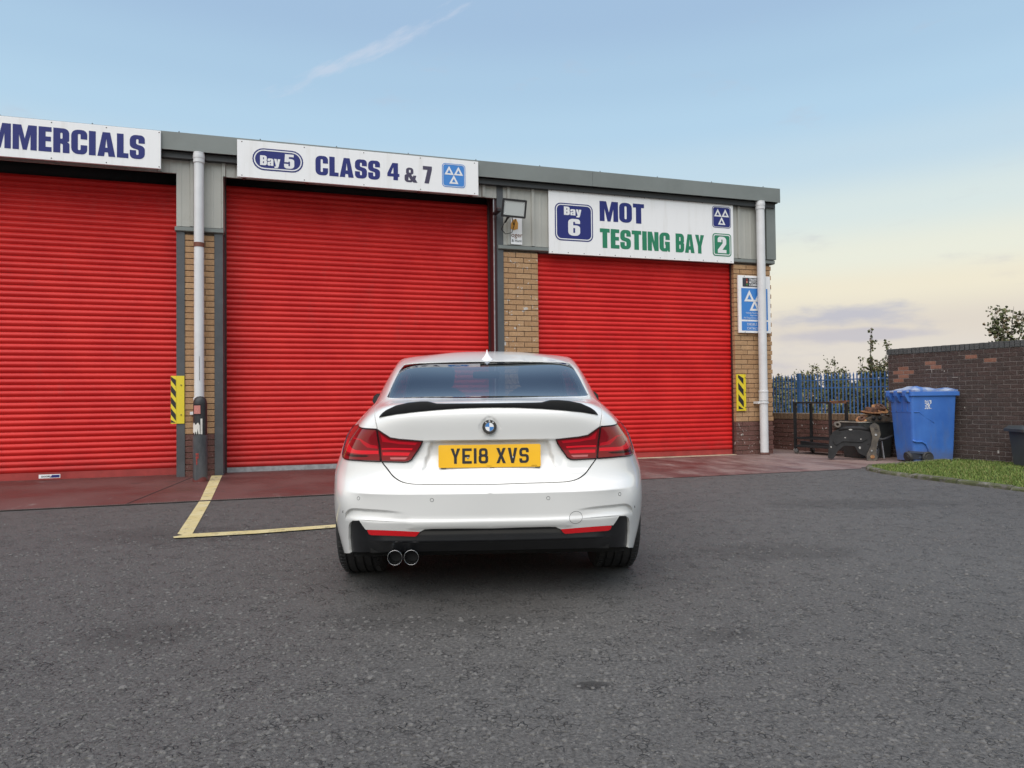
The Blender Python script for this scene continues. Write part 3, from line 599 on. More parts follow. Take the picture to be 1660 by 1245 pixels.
# ------------------------------------------------------------------ floodlight
fl = site('floodlight', 'black framed LED floodlight on a bracket beside the middle sign', 'floodlight', -4.83, -.02, 3.72)
Mf = Matrix.Translation((.005, -.33, .165)) @ Matrix.Rotation(R(-9), 4, 'Z') @ Matrix.Rotation(R(10), 4, 'X') @ Matrix.Rotation(R(4), 4, 'Y'); m_fb = mat('flood_black', (.014, .014, .016), .45)
mb = MB(); sheet(mb, [rrect(-.185, .185, -.135, .135, .012), rrect(-.158, .158, -.108, .108, .006)], 0, Mf, .05); mb.obj('frame', m_fb, fl)
mb = MB(); mb.box(-.18, .18, .05, .085, -.13, .13, Mf)
for i in range(9): mb.box(-.16+i*.04-.004, -.16+i*.04+.004, .085, .11, -.11, .11, Mf)
mb.obj('housing', m_fb, fl)
MB().box(-.158, .158, .012, .02, -.108, .108, Mf).obj('lens', mat('flood_lens', (.50, .53, .52), .12, coat=.6), fl)
mb = MB()
for s0, s1 in (((-.158, -.108), (-.12, -.07)), ((.158, -.108), (.12, -.07)), ((-.158, .108), (-.12, .07)), ((.158, .108), (.12, .07))): mb.bar(Mf @ Vector((s0[0], .010, s0[1])), Mf @ Vector((s1[0], .010, s1[1])), .004)
mb.obj('reflector_edge', mat('flood_trim', (.75, .76, .76), .4), fl)
mb = MB(); mb.bar((-.05, -.02, .02), (-.05, -.26, .09), .03, .008).bar((.09, -.02, .0), (-.03, -.27, .10), .012).box(-.25, -.19, -.30, -.01, .12, .155); mb.obj('bracket', m_fb, fl)
MB().tube([(-.02, -.27, .08), (-.11, -.20, -.02), (-.14, -.12, -.11), (-.06, -.07, -.17), (.05, -.05, -.14), (.09, -.05, -.02), (.09, -.12, .06)], .006, 6).obj('cable', m_fb, fl)
MB().lathe([(0, -.03), (.03, -.03), (.03, .03), (0, .03)], 12, Matrix.Translation((-.215, -.25, .15)) @ Matrix.Rotation(R(90), 4, 'Y')).obj('sensor', mat('flood_sensor', (.05, .02, .018), .5), fl)

# ------------------------------------------------------------------ downpipes
def downpipe(label, s, r, clips, joints, foot):
    d = site('downpipe', label, 'downpipe', s, -.125, 0, 'white downpipes on the front of the workshop')
    MB().lathe([(r, .04), (r, 4.28)], 28).obj('pipe', m_white_pvc, d, smooth=True)
    MB().lathe([(r+.001, 4.24), (r+.009, 4.245), (r+.009, 4.30), (r+.013, 4.305), (r+.013, 4.345), (r+.009, 4.35), (r+.009, 4.384), (r-.005, 4.384)], 28).obj('collar', m_white_pvc, d, angle=30)
    MB().tube([(0, 0, 4.33), (0, .0, 4.36), (0, .0, 4.382)], r*.95, 16).obj('outlet', m_white_pvc, d, smooth=True)
    for z in joints: MB().lathe([(r+.0005, z-.03), (r+.004, z-.03), (r+.004, z+.03), (r+.0005, z+.03)], 28).obj('joint_ring', mat('rust_ring', (.16, .055, .035), .7, var=.3), d, angle=30)
    for z in clips:
        mb = MB(); mb.lathe([(r+.001, z-.09), (r+.007, z-.085), (r+.007, z+.05), (r+.011, z+.055), (r+.011, z+.085), (r+.001, z+.09)], 28); mb.obj('socket', m_white_pvc, d, angle=30)
        mb = MB(); mb.lathe([(r+.008, z-.135), (r+.014, z-.135), (r+.014, z-.11), (r+.008, z-.11)], 20); mb.box(-r-.05, -r-.005, -.01, .12, z-.14, z-.10).box(r+.005, r+.02, -.01, .12, z-.14, z-.10); mb.obj('clip', m_white_pvc, d, angle=30)
    mb = MB(); mb.lathe([(r+.001, 0), (r+.016, 0), (r+.012, .03), (r+.002, .045)], 24); mb.obj('foot', mb_red if foot else m_white_pvc, d, smooth=True)
    return d
dp = downpipe('white downpipe between the left and middle red doors, bollard at its foot', -9.235, .063, (.98,), (3.13,), 0)
MB().bar((.012, -.0635, 1.30), (.01, -.0635, 1.62), .011, .003, (1, 0, 0)).obj('scratch', mat('scratch_dark', (.06, .055, .05), .8), dp)
downpipe('white downpipe at the right corner of the workshop', -.275, .07, (1.02,), (), 1)

# ------------------------------------------------------------------ hazard plates on the door edges
t = newmat('hazard_yellow'); P = t.pos(); t.col(t.mix(t.ramp(t.noise(22, 6, .7, P), .62, .74), (.74, .60, .035), (.22, .13, .05))); t.b.inputs['Roughness'].default_value = .5
m_hb = mat('hazard_black', (.018, .018, .02), .55)
def chevrons(th, x0, x1, z0, z1, y, n, up, M=None):
    mb = MB(); p = (z1-z0)/n; w = x1-x0
    for k in range(-1, n+1):
        za = z0+k*p+p*.15; q = [(x0, za+up), (x1, za), (x1, za+p*.56), (x0, za+p*.56+up)]
        q = [(a, min(max(b, z0), z1)) for a, b in q]
        if max(b for a, b in q)-min(b for a, b in q) > .01 and abs((q[2][1]-q[1][1])+(q[3][1]-q[0][1])) > .01: sheet(mb, [q], y, M)
    mb.obj('stripes', m_hb, th)
hz = site('hazard_plate', 'yellow and black striped corner guard on the left jamb by the bollard', 'hazard guard', -9.53, -.014, .72)
MB().cbox(.0, .10, -.008, -.002, 0, .645, .002).obj('plate', MATS['hazard_yellow'], hz)
Mh = Matrix.Translation((0, -.004, 0)) @ Matrix.Rotation(R(-12), 4, 'Z'); MB().cbox(-.07, .0, -.006, .0, 0, .645, .002, Mh).obj('plate', MATS['hazard_yellow'], hz); chevrons(hz, -.067, -.003, .015, .635, -.0085, 4, .085, Mh)
MB().lathe([(0, .012), (.008, .01), (.008, 0)], 8, Matrix.Translation((.06, -.008, .52)) @ Matrix.Rotation(R(90), 4, 'X')).lathe([(0, .012), (.008, .01), (.008, 0)], 8, Matrix.Translation((.06, -.008, .12)) @ Matrix.Rotation(R(90), 4, 'X')).obj('bolt', m_screw, hz)
hz = site('hazard_plate', 'yellow and black chevron plate on the right brick pillar', 'hazard guard', -.745, -.028, .76)
MB().cbox(.0, .17, -.004, .012, 0, .63, .003).obj('plate', MATS['hazard_yellow'], hz); mb = MB(); mb.box(-.012, .012, -.02, .0, 0, .63).box(.15, .172, -.02, 0, 0, .63); mb.obj('side_flange', MATS['hazard_yellow'], hz); chevrons(hz, .03, .135, .03, .62, -.0065, 3, .12)
mb = MB()
for z in (.06, .32, .57): mb.lathe([(0, .01), (.007, .008), (.007, 0)], 8, Matrix.Translation((.16, -.02, z)) @ Matrix.Rotation(R(90), 4, 'X'))
mb.obj('bolt', m_screw, hz)

# ------------------------------------------------------------------ bollard
bo = site('bollard', 'black round-topped bollard with a red reflector and worn white band', 'bollard', -9.16, -.70, 0); r = .082
mpl = mat('bollard_black', (.022, .023, .025), .5, var=.3, vscale=8, bump=.15); msl = newmat('bollard_sleeve'); P = msl.pos(True)
msl.col(msl.mix(msl.ramp(msl.noise(6, 6, .7, P, (1, 1, .3)), .35, .65), (.045, .05, .055), (.095, .10, .105))); msl.b.inputs['Roughness'].default_value = .6
MB().lathe([(r, .58), (r, .97), (r*.98, 1.0), (r*.9, 1.035), (r*.72, 1.062), (r*.4, 1.078), (0, 1.082)], 32).obj('post', mpl, bo, smooth=True)
MB().lathe([(r+.002, 0), (r+.004, .01), (r+.004, .585), (r, .588)], 32).obj('sleeve', MATS['bollard_sleeve'], bo, angle=40)
def wrap(poly_fn, name, m, y=.0015, a0=-1.1, a1=1.1, z0=0, z1=1, na=44, nz=60):      # patch that hugs the post
    mb = MB(); keep = {}
    for i in range(na):
        for k in range(nz):
            aa = a0+(a1-a0)*(i+.5)/na; zz = z0+(z1-z0)*(k+.5)/nz
            if poly_fn(aa, zz):
                q = []
                for di, dk in ((0, 0), (1, 0), (1, 1), (0, 1)):
                    kk = (i+di, k+dk)
                    if kk not in keep:
                        an = a0+(a1-a0)*(i+di)/na; zq = z0+(z1-z0)*(k+dk)/nz; keep[kk] = len(mb.v); mb.v.append(((r+y)*math.sin(an), -(r+y)*math.cos(an), zq))
                    q.append(keep[kk])
                mb.f.append(tuple(q))
    return mb.obj(name, m, bo, smooth=True)
AO = -.38                                                  # direction towards the camera
wrap(lambda a, z: abs(a-AO) < .52, 'reflector', mat('reflector_red', (.52, .20, .17), .35, var=.2, vscale=120), .003, AO-.55, AO+.55, .86, .965)
mb = MB(); wrap(lambda a, z: True, 'reflector_recess', m_black, .0012, AO-.62, AO+.62, .842, .985)
dr_ = [(-.55, .62), (-.35, .60), (-.18, .64), (0, .595), (.12, .67), (.28, .60), (.48, .612), (.62, .69)]
def drip(a, z):
    b = a-AO; lo = np.interp(b, [q[0] for q in dr_], [q[1] for q in dr_]); hi = .735+.012*math.sin(b*9)-.05*max(0, b-.2)
    if .52 < b < .8: return .60 < z < .80
    return -.9 < b < .45 and lo < z < hi
wrap(drip, 'paint_band', mat('flaking_white', (.66, .65, .60), .7, var=.1, dirt=(.2, .19, .17), dirt_scale=22, dirt_amt=.8), .0018, AO-1.0, AO+1.0, .56, .82, 60, 50)
wrap(lambda a, z: (abs(a-AO-.05) < .22 and .30 < z < .365 and math.sin(a*40)+math.sin(z*90) > -.9) or (abs(a-AO) < .10 and .22 < z < .31), 'red_smudge', mat('smudge_red', (.30, .035, .025), .7, var=.4, vscale=40), .006, AO-.5, AO+.5, .2, .4)
wrap(lambda a, z: z < .045+.02*math.sin(a*3), 'base_paint', mat('base_red', (.13, .03, .025), .7, var=.3), .006, AO-1.5, AO+1.5, .0, .08)

# ------------------------------------------------------------------ the car's body surface
# ---- body surface of the car: control net (half), stations run from the rear centre round the side to the front centre, levels from the sill up to the roof spine
CT=[
[(0,.09,.25),(0,.03,.38),(0,0,.545),(0,.045,.59),(0,.075,.68),(0,.078,.80),(0,.060,.93),(0,.12,.985),(0,.42,1.01),(0,.77,1.135),(0,1.13,1.245),(0,1.55,1.33),(0,1.95,1.362)],
[(.3,.095,.25),(.3,.035,.38),(.3,.01,.545),(.3,.055,.59),(.3,.085,.68),(.295,.088,.80),(.285,.070,.925),(.28,.13,.98),(.30,.44,1.008),(.295,.78,1.133),(.28,1.12,1.242),(.22,1.55,1.328),(0,1.98,1.362)],
[(.53,.12,.245),(.54,.07,.38),(.545,.045,.545),(.54,.085,.592),(.535,.115,.68),(.53,.122,.80),(.51,.112,.905),(.50,.165,.965),(.50,.48,1.0),(.48,.80,1.124),(.455,1.12,1.236),(.34,1.57,1.322),(0,2.0,1.362)],
[(.66,.19,.235),(.675,.145,.37),(.68,.115,.545),(.672,.15,.60),(.665,.17,.68),(.655,.18,.785),(.63,.20,.885),(.595,.26,.945),(.57,.52,.995),(.56,.82,1.112),(.535,1.13,1.225),(.42,1.6,1.315),(0,2.02,1.362)],
[(.735,.29,.215),(.75,.25,.365),(.760,.225,.545),(.75,.25,.605),(.74,.265,.68),(.722,.285,.78),(.685,.345,.875),(.645,.42,.94),(.61,.62,.995),(.60,.90,1.10),(.58,1.22,1.225),(.48,1.65,1.314),(0,2.04,1.362)],
[(.785,.44,.19),(.818,.42,.36),(.822,.40,.545),(.815,.41,.61),(.796,.42,.685),(.768,.45,.78),(.728,.53,.868),(.685,.63,.935),(.65,.80,.995),(.64,1.05,1.09),(.605,1.35,1.23),(.51,1.72,1.316),(0,2.06,1.362)],
[(.825,.62,.19),(.860,.61,.36),(.866,.6,.545),(.860,.6,.61),(.836,.6,.69),(.808,.63,.785),(.76,.70,.872),(.715,.82,.94),(.68,1.0,1.0),(.67,1.2,1.085),(.625,1.5,1.24),(.53,1.8,1.32),(0,2.08,1.362)],
[(.85,.9,.19),(.893,.9,.36),(.903,.9,.545),(.896,.9,.615),(.874,.9,.70),(.840,.92,.795),(.79,.97,.88),(.745,1.06,.945),(.72,1.22,1.0),(.70,1.4,1.09),(.64,1.65,1.255),(.54,1.88,1.323),(0,2.1,1.362)],
[(.84,1.3,.18),(.88,1.3,.36),(.895,1.3,.545),(.89,1.3,.62),(.872,1.3,.71),(.845,1.3,.80),(.81,1.32,.885),(.775,1.37,.945),(.755,1.48,.99),(.722,1.62,1.10),(.648,1.82,1.265),(.545,1.98,1.326),(0,2.14,1.362)],
[(.83,1.9,.18),(.87,1.9,.36),(.885,1.9,.545),(.88,1.9,.62),(.868,1.9,.72),(.85,1.9,.81),(.82,1.9,.885),(.785,1.92,.94),(.765,1.95,.985),(.727,2.0,1.10),(.65,2.08,1.268),(.545,2.15,1.326),(0,2.22,1.36)],
[(.83,2.5,.18),(.87,2.5,.36),(.885,2.5,.545),(.88,2.5,.62),(.868,2.5,.715),(.85,2.5,.805),(.82,2.5,.88),(.79,2.48,.93),(.765,2.45,.975),(.722,2.38,1.09),(.64,2.32,1.263),(.53,2.31,1.323),(0,2.32,1.358)],
[(.83,3.05,.18),(.88,3.05,.36),(.895,3.05,.545),(.89,3.05,.62),(.872,3.05,.715),(.85,3.05,.80),(.815,3.04,.87),(.785,3.0,.915),(.75,2.92,.96),(.70,2.75,1.07),(.62,2.55,1.25),(.50,2.47,1.315),(0,2.42,1.355)],
[(.84,3.58,.19),(.885,3.58,.36),(.895,3.58,.545),(.89,3.58,.62),(.875,3.57,.715),(.85,3.55,.80),(.80,3.5,.865),(.74,3.35,.905),(.68,3.2,.945),(.62,2.95,1.05),(.56,2.65,1.24),(.42,2.55,1.312),(0,2.48,1.352)],
[(.80,3.98,.2),(.84,3.98,.36),(.85,3.98,.5),(.84,3.95,.6),(.80,3.9,.7),(.74,3.8,.78),(.66,3.65,.85),(.58,3.45,.905),(.50,3.27,.95),(.45,3.02,1.06),(.40,2.7,1.245),(.28,2.58,1.32),(0,2.52,1.352)],
[(.6,4.2,.2),(.62,4.25,.36),(.6,4.27,.5),(.57,4.22,.62),(.52,4.12,.70),(.46,3.95,.77),(.40,3.7,.855),(.34,3.48,.91),(.30,3.29,.955),(.27,3.05,1.065),(.22,2.72,1.25),(.15,2.6,1.325),(0,2.54,1.352)],
[(0,4.34,.2),(0,4.38,.36),(0,4.38,.5),(0,4.32,.63),(0,4.2,.71),(0,4.0,.775),(0,3.72,.86),(0,3.5,.915),(0,3.3,.96),(0,3.07,1.07),(0,2.74,1.255),(0,2.62,1.33),(0,2.56,1.352)]]
CT=np.array(CT,float)                       # 16 stations x 13 levels x 3
MIR=np.array([-1,1,1.])
E_=np.concatenate([CT[3:0:-1]*MIR,CT,CT[-2:-5:-1]*MIR],0)
E_=np.concatenate([E_,E_[:,11:8:-1]*MIR],1)  # 22 x 16
UK=np.concatenate([[0],np.cumsum(np.linalg.norm(np.diff(CT[:,1:7],axis=0),axis=2).mean(1))])
VK=np.concatenate([[0],np.cumsum(np.linalg.norm(np.diff(CT[0:9],axis=1),axis=2).mean(0))])
ue=np.concatenate([-UK[3:0:-1],UK,2*UK[-1]-UK[-2:-5:-1]])
ve=np.concatenate([VK,2*VK[-1]-VK[11:8:-1]])
def cardinal(k):
    n=len(k);h=np.diff(k);A=np.eye(n);B=np.zeros((n,n))
    for i in range(1,n-1):
        A[i,i-1]=h[i-1];A[i,i]=2*(h[i-1]+h[i]);A[i,i+1]=h[i]
        B[i,i-1]=6/h[i-1];B[i,i]=-6/h[i-1]-6/h[i];B[i,i+1]=6/h[i]
    return np.linalg.solve(A,B)
MU,MV=cardinal(ue),cardinal(ve)
def weights(t,k,M):
    i=np.clip(np.searchsorted(k,t)-1,0,len(k)-2);h=k[i+1]-k[i];a=(k[i+1]-t)/h;b=1-a
    W=np.zeros((len(t),len(k)));r=np.arange(len(t))
    W[r,i]+=a;W[r,i+1]+=b
    return W+((a**3-a)*h*h/6)[:,None]*M[i]+((b**3-b)*h*h/6)[:,None]*M[i+1]
def base(u,v):
    u=np.atleast_1d(u).astype(float);v=np.atleast_1d(v).astype(float)
    Wu=weights(u,ue,MU);Wv=weights(v,ve,MV)
    return np.einsum('ni,nj,ijc->nc',Wu,Wv,E_,optimize=True)
def iu(a): return np.interp(a,np.arange(len(UK)),UK)
def iv(a): return np.interp(a,np.arange(len(VK)),VK)
OUT={
'lid_edge':[(0.6733,1.0992),(0.7814,1.0644),(0.7864,0.9375),(0.6677,0.8226),(0.6237,0.7615),(0.5845,0.6851),(0.5741,0.6542),(0.5517,0.5823),(0.5422,0.5251),(0.5316,0.5037),(0.5101,0.4819),(0.4788,0.4521),(0.4571,0.4359),(0.4265,0.4204),(0.385,0.4101),(0.3144,0.4051),(0.1619,0.4037),(0,0.4005)],
'tail_out':[(0.5808,0.6662),(0.8414,0.7174),(1.2782,0.6974),(1.2547,0.6677),(1.0931,0.596),(0.976,0.5297),(0.9006,0.519),(0.8274,0.5152),(0.6847,0.5152),(0.5433,0.5093),(0.5429,0.5251),(0.5525,0.5835),(0.5748,0.6543)],
'tail_in':[(0.5738,0.6631),(0.5348,0.6364),(0.4973,0.6132),(0.4472,0.6048),(0.3316,0.5975),(0.3407,0.5752),(0.3643,0.5414),(0.3827,0.5167),(0.3985,0.509),(0.4171,0.5064),(0.5354,0.5093),(0.5403,0.525),(0.5495,0.5833),(0.572,0.6539)],
'bar_l':[(1.0788,0.6127),(0.8863,0.6176),(0.7548,0.5785),(0.7043,0.5678),(0.5553,0.5564),(0.5536,0.5417),(0.6257,0.5447),(0.7397,0.5521),(0.8282,0.5566),(0.902,0.5725)],
'bar_l2':[(0.929,0.6518),(0.7457,0.6285),(0.6835,0.6195),(0.6507,0.5954),(0.6207,0.5755),(0.5593,0.5658),(0.5619,0.5793),(0.6026,0.5879),(0.6417,0.6076),(0.6799,0.6261),(0.721,0.6309)],
'dark_l':[(0.8427,0.5453),(0.7377,0.5455),(0.6253,0.5393),(0.6021,0.5348),(0.6246,0.5308),(0.734,0.5323),(0.8365,0.5361)],
'bar_a':[(0.5388,0.5675),(0.378,0.5656),(0.3824,0.5578),(0.5361,0.5606)],
'bar_b':[(0.5328,0.5485),(0.3898,0.5472),(0.3989,0.5334),(0.5306,0.5347)],
'bar_c':[(0.5512,0.6348),(0.5318,0.6201),(0.501,0.6015),(0.4561,0.5947),(0.3573,0.5901),(0.3661,0.5802),(0.4456,0.5834),(0.5359,0.5965)],
'rev_l':[(0.4922,0.526),(0.4019,0.5261),(0.4144,0.5172),(0.4887,0.5177)],
'pink_l':[(0.7255,0.6909),(0.5869,0.6546),(0.5679,0.6046),(0.6259,0.6141),(0.6895,0.6371),(0.8021,0.6502),(0.9419,0.664)],
'diffuser':[(0.7806,0.0183),(0.7675,0.09),(0.7394,0.1602),(0.7202,0.1831),(0.6867,0.1985),(0.6412,0.2007),(0.6116,0.1512),(0.34,0.1404),(0.3144,0.1551),(0.2809,0.1581),(0.1628,0.1588),(0,0.1549)],
'reflector':[(0.6031,0.1475),(0.3407,0.1385),(0.3537,0.1191),(0.3635,0.1118),(0.5843,0.1198),(0.5973,0.1275)],
'line1':[(0.8042,0.1526),(0.793,0.1681),(0.7632,0.2058),(0.7451,0.2309),(0.7072,0.2521),(0.6661,0.2592),(0.5966,0.2553),(0.4995,0.2483),(0.3926,0.2375)],
'line2':[(0.7394,0.1602),(0.725,0.1792),(0.6866,0.1988),(0.6329,0.2025),(0.5367,0.1968),(0.3957,0.1911)],
'glass':[(0,1.0375),(0.1692,1.0462),(0.6231,1.1089),(0.6767,1.1246),(0.7099,1.1502),(0.6896,1.3081),(0.6727,1.4869),(0.6859,1.6614),(0.6776,1.7073),(0.4531,1.6739),(0.2089,1.6862),(0,1.6817)],
'sensor':[(0.6393,0.3129),(0.278,0.3056)],
'lid_top0':[(0,1.0139)],
'arch_r':[(1.0482,0.018),(1.0397,0.0481),(1.0354,0.0802),(1.0354,0.1123),(1.0354,0.1424),(1.0439,0.1765),(1.0524,0.2086),(1.0652,0.2386),(1.0822,0.2707),(1.095,0.3008),(1.1121,0.3289),(1.1334,0.357),(1.1504,0.383),(1.1759,0.4071),(1.2058,0.4291),(1.2356,0.4492),(1.2654,0.4652),(1.2952,0.4773),(1.3293,0.4853),(1.3591,0.4913),(1.3932,0.4933),(1.4272,0.4933),(1.457,0.4893),(1.4911,0.4793),(1.5252,0.4693),(1.555,0.4552),(1.5848,0.4392),(1.6104,0.4191),(1.6402,0.3991),(1.6615,0.379),(1.687,0.3549),(1.7041,0.3289),(1.7211,0.3028),(1.7381,0.2727),(1.7466,0.2406),(1.7552,0.2086),(1.7637,0.1765),(1.7637,0.1424),(1.7637,0.1123),(1.7594,0.0802),(1.7509,0.0501),(1.7424,0.0221),(1.7296,0.0)],
'arch_f':[(3.8197,0.0),(3.8034,0.0221),(3.7912,0.0521),(3.7871,0.0822),(3.779,0.1123),(3.779,0.1444),(3.783,0.1745),(3.7871,0.2066),(3.7953,0.2366),(3.8075,0.2667),(3.8238,0.2948),(3.8401,0.3229),(3.8605,0.3469),(3.8808,0.371),(3.9012,0.393),(3.9257,0.4131),(3.9542,0.4291),(3.9827,0.4432),(4.0153,0.4552),(4.0479,0.4652),(4.0805,0.4713),(4.1131,0.4753),(4.1457,0.4773),(4.1783,0.4753),(4.2068,0.4693),(4.2353,0.4612),(4.2638,0.4532),(4.2883,0.4392),(4.3127,0.4251),(4.3331,0.4111),(4.3494,0.393),(4.3657,0.377),(4.3779,0.359),(4.3861,0.3369),(4.3942,0.3108),(4.4024,0.2787),(4.4105,0.2346),(4.4187,0.1825),(4.4228,0.1384),(4.4228,0.1003),(4.4187,0.0682),(4.4105,0.0361),(4.3983,0.008)]}
TOW = (0.4119, 0.1995)

# ------------------------------------------------------------------ the car
sstep = lambda a, b, x: (lambda q: q*q*(3-2*q))(np.clip((x-a)/(b-a), 0, 1))
def catmull(pts, n=6):
    p = [np.array(q, float) for q in pts]; p = [2*p[0]-p[1]]+p+[2*p[-1]-p[-2]]; out = []
    for i in range(1, len(p)-2):
        for k in range(n):
            s = k/n; out.append(.5*((2*p[i])+(p[i+1]-p[i-1])*s+(2*p[i-1]-5*p[i]+4*p[i+1]-p[i+2])*s*s+(3*p[i]-p[i-1]-3*p[i+1]+p[i+2])*s**3))
    return np.array(out+[p[-2]])
def dens(p, h=.009, closed=True):
    p = np.asarray(p, float); out = []; m = len(p)
    for i in range(m if closed else m-1):
        a, b = p[i], p[(i+1) % m]; n = max(1, int(math.ceil(np.linalg.norm(b-a)/h))); out += [a+(b-a)*k/n for k in range(n)]
    if not closed: out.append(p[-1])
    return np.array(out)
def dpoly(p, q):                                           # distance of points p to polyline q
    best = np.full(len(p), 9.)
    for a, b in zip(q[:-1], q[1:]):
        d = b-a; L = max(d@d, 1e-12); s = np.clip(((p-a)@d)/L, 0, 1); best = np.minimum(best, np.linalg.norm(p-a-s[:, None]*d, axis=1))
    return best
_cv = np.linspace(0, VK[5], 600); _cb = base(np.zeros(600), _cv)
def crease(z):                                             # sharpens the bumper's upper edge: shelf above, flat face below
    return np.interp(z, [.25, .385, .40, .546, .549, .588, .61], [0, 0, .024, .001, .0, .043, 0])-np.where((z > .385) & (z < .61), np.interp(z, _cb[:, 2], _cb[:, 1]), 0)*1.0
L1 = catmull(OUT['line1'], 6); L2 = catmull(OUT['line2'], 6); SC = np.concatenate([L1, L2[::-1]])
def disp(u, v, part):
    """inward offset (towards the front of the car) that shapes the tail: plate recess, badge dish, bumper scoops, diffuser"""
    u = np.atleast_1d(u); v = np.atleast_1d(v); b = base(u, v); x, y, z = np.abs(b[:, 0]), b[:, 1], b[:, 2]; rear = (y < .7) & (u < UK[6]); d = np.zeros(len(u))
    if part in ('boot_lid', 'liner'):
        s1 = sstep(.803, .790, z); s2 = sstep(.61, .735, z); xs = .290+(.80-z)*.26
        d += np.where(rear, .034*s1*s2*np.maximum(sstep(xs+.016, xs-.014, x), .30*sstep(.40, .36, x)), 0)
        d += np.where(rear, .005*sstep(.052, .042, np.hypot(x, z-.866)), 0)
        d += np.where(rear, -.006*sstep(.655, .635, z), 0)
    if part in ('rear_bumper', 'liner', 'reflector'):
        p = np.stack([u, v], 1); d1 = dpoly(p, L1); d2 = dpoly(p, L2); ins = inpoly(p, SC); fr = d1/(d1+d2+1e-9)
        fade = sstep(.40, .60, x); low = sstep(.395, .44, z)
        sc = np.interp(fr, [0, .10, .22, .6, 1], [0, .75, 1, .55, -.12])*.015
        below = (~ins) & (v < np.interp(u, L2[::-1, 0], L2[::-1, 1], left=-9, right=-9)) & (x < .655)
        d += np.where(rear & ins, sc*fade*low, 0)+np.where(rear & below, .0045*np.exp(-d2/.016)*fade*sstep(.655, .56, x), 0)
        d += np.where(rear & (z > .40) & (z < .588), crease(z)*sstep(.405, .43, z)*sstep(.588, .58, z)*sstep(.76, .60, x), 0)
        d += np.where(rear, -.006*sstep(.445, .40, z)*sstep(.42, .36, x)*sstep(.37, .385, z), 0)
    if part == 'diffuser':
        zt = np.interp(x, [0, .30, .34, .55, .60, .66], [.375, .375, .36, .345, .36, .385])
        d += np.where(rear, np.interp(z, [.2, .245, .30, .309, .345, .362, .40], [.055, .040, .006, -.006, .012, .022, .030])*sstep(.66, .52, x)+.022*sstep(.52, .62, x), 0)
    if part in ('tail_light', 'light_bar', 'light_dark', 'light_pale', 'lens_rim'):
        d += np.where(rear, -.004, 0)
    return d
def car_pos(u, v, part, off=0.):
    P = base(u, v)
    P = P+np.array([0, 1., 0])*disp(u, v, part)[:, None]
    return P
def car_pn(u, v, part):
    e = .0012; P = car_pos(u, v, part)
    Pu = car_pos(np.minimum(u+e, UK[-1]), v, part)-car_pos(np.maximum(u-e, 0 if part == 'x' else -e), v, part)
    Pv = car_pos(u, np.minimum(v+e, VK[-1]), part)-car_pos(u, np.maximum(v-e, 0), part)
    n = np.cross(Pu, Pv); l = np.linalg.norm(n, axis=1, keepdims=True)
    n = np.where(l > 1e-11, n/np.maximum(l, 1e-12), np.array([0, 0, 1.]))
    n[u < 1e-6, 0] = 0; n[v > VK[-1]-.02] = (0, 0, 1)
    return P, n/np.linalg.norm(n, axis=1, keepdims=True)

# outlines on the body surface (u round the car, v upwards)
ID = lambda l: [(float(iu(a)), float(iv(b))) for a, b in l]
edge = catmull(OUT['lid_edge'], 4); glass = np.array(OUT['glass'][:1]+[tuple(q) for q in catmull(OUT['glass'][1:-1], 3)]+OUT['glass'][-1:])
i3 = int(np.argmax(glass[:, 0])); gb_ = glass[:max(4, i3//2)]
low = [q for q in OUT['glass'] if q[1] < OUT['glass'][0][1]+.02 and q[0] <= OUT['glass'][3][0]]
top_run = [(u, v-.018) for u, v in OUT['glass'][:3]]
lid = np.concatenate([edge, np.array([(0, OUT['glass'][0][1]-.018)]), np.array(top_run[1:])])
def band(line, w):
    line = np.asarray(line); t = np.gradient(line, axis=0); t /= np.linalg.norm(t, axis=1, keepdims=True); n = np.stack([-t[:, 1], t[:, 0]], 1)
    return np.concatenate([line+n*w, (line-n*w)[::-1]])
bumper_top = float(np.mean([v for u, v in OUT['tail_out'][8:10]]))
bumper = np.array([(0, -.01)]+[(0, OUT['lid_edge'][-1][1])]+[tuple(q) for q in edge[::-1] if q[1] < bumper_top-.002]+[tuple(q) for q in OUT['tail_out'][8:3:-1]]+[(float(iu(5.35)), OUT['tail_out'][5][1]-.005), (float(iu(5.35)), float(iv(3.0))), (float(iu(5.6)), -.01)])
diff = np.array([(0, -.01), (OUT['diffuser'][0][0], -.01)]+[tuple(q) for q in OUT['diffuser']])
if diff[-1][0] != 0: diff = np.concatenate([diff, [(0, diff[-1][1])]])
sideq = ID([(6.75, 8.42), (9.25, 8.2), (9.3, 9.83), (7.75, 9.72), (7.1, 9.25)]); sidef = ID([(9.42, 8.2), (11.25, 8.25), (10.75, 9.80), (9.46, 9.83)])
wscr = ID([(12.25, 8.25), (13, 8.12), (14, 8.06), (15, 8.04), (15, 10.8), (14, 10.7), (13, 10.4), (12.5, 10.05)])
door = ID([(8.55, .35), (11.15, .35), (11.25, 3), (11.3, 7), (11.28, 8.1), (10.8, 9.92), (9.36, 9.92), (9.3, 8.1), (8.9, 6), (8.6, 3)])
arch_r = [(a, max(b, -.01)) for a, b in OUT['arch_r']]; arch_f = [(a, b) for a, b in OUT['arch_f']]
for A in (arch_r, arch_f): A.insert(0, (A[0][0], -.02)); A.append((A[-1][0], -.02))
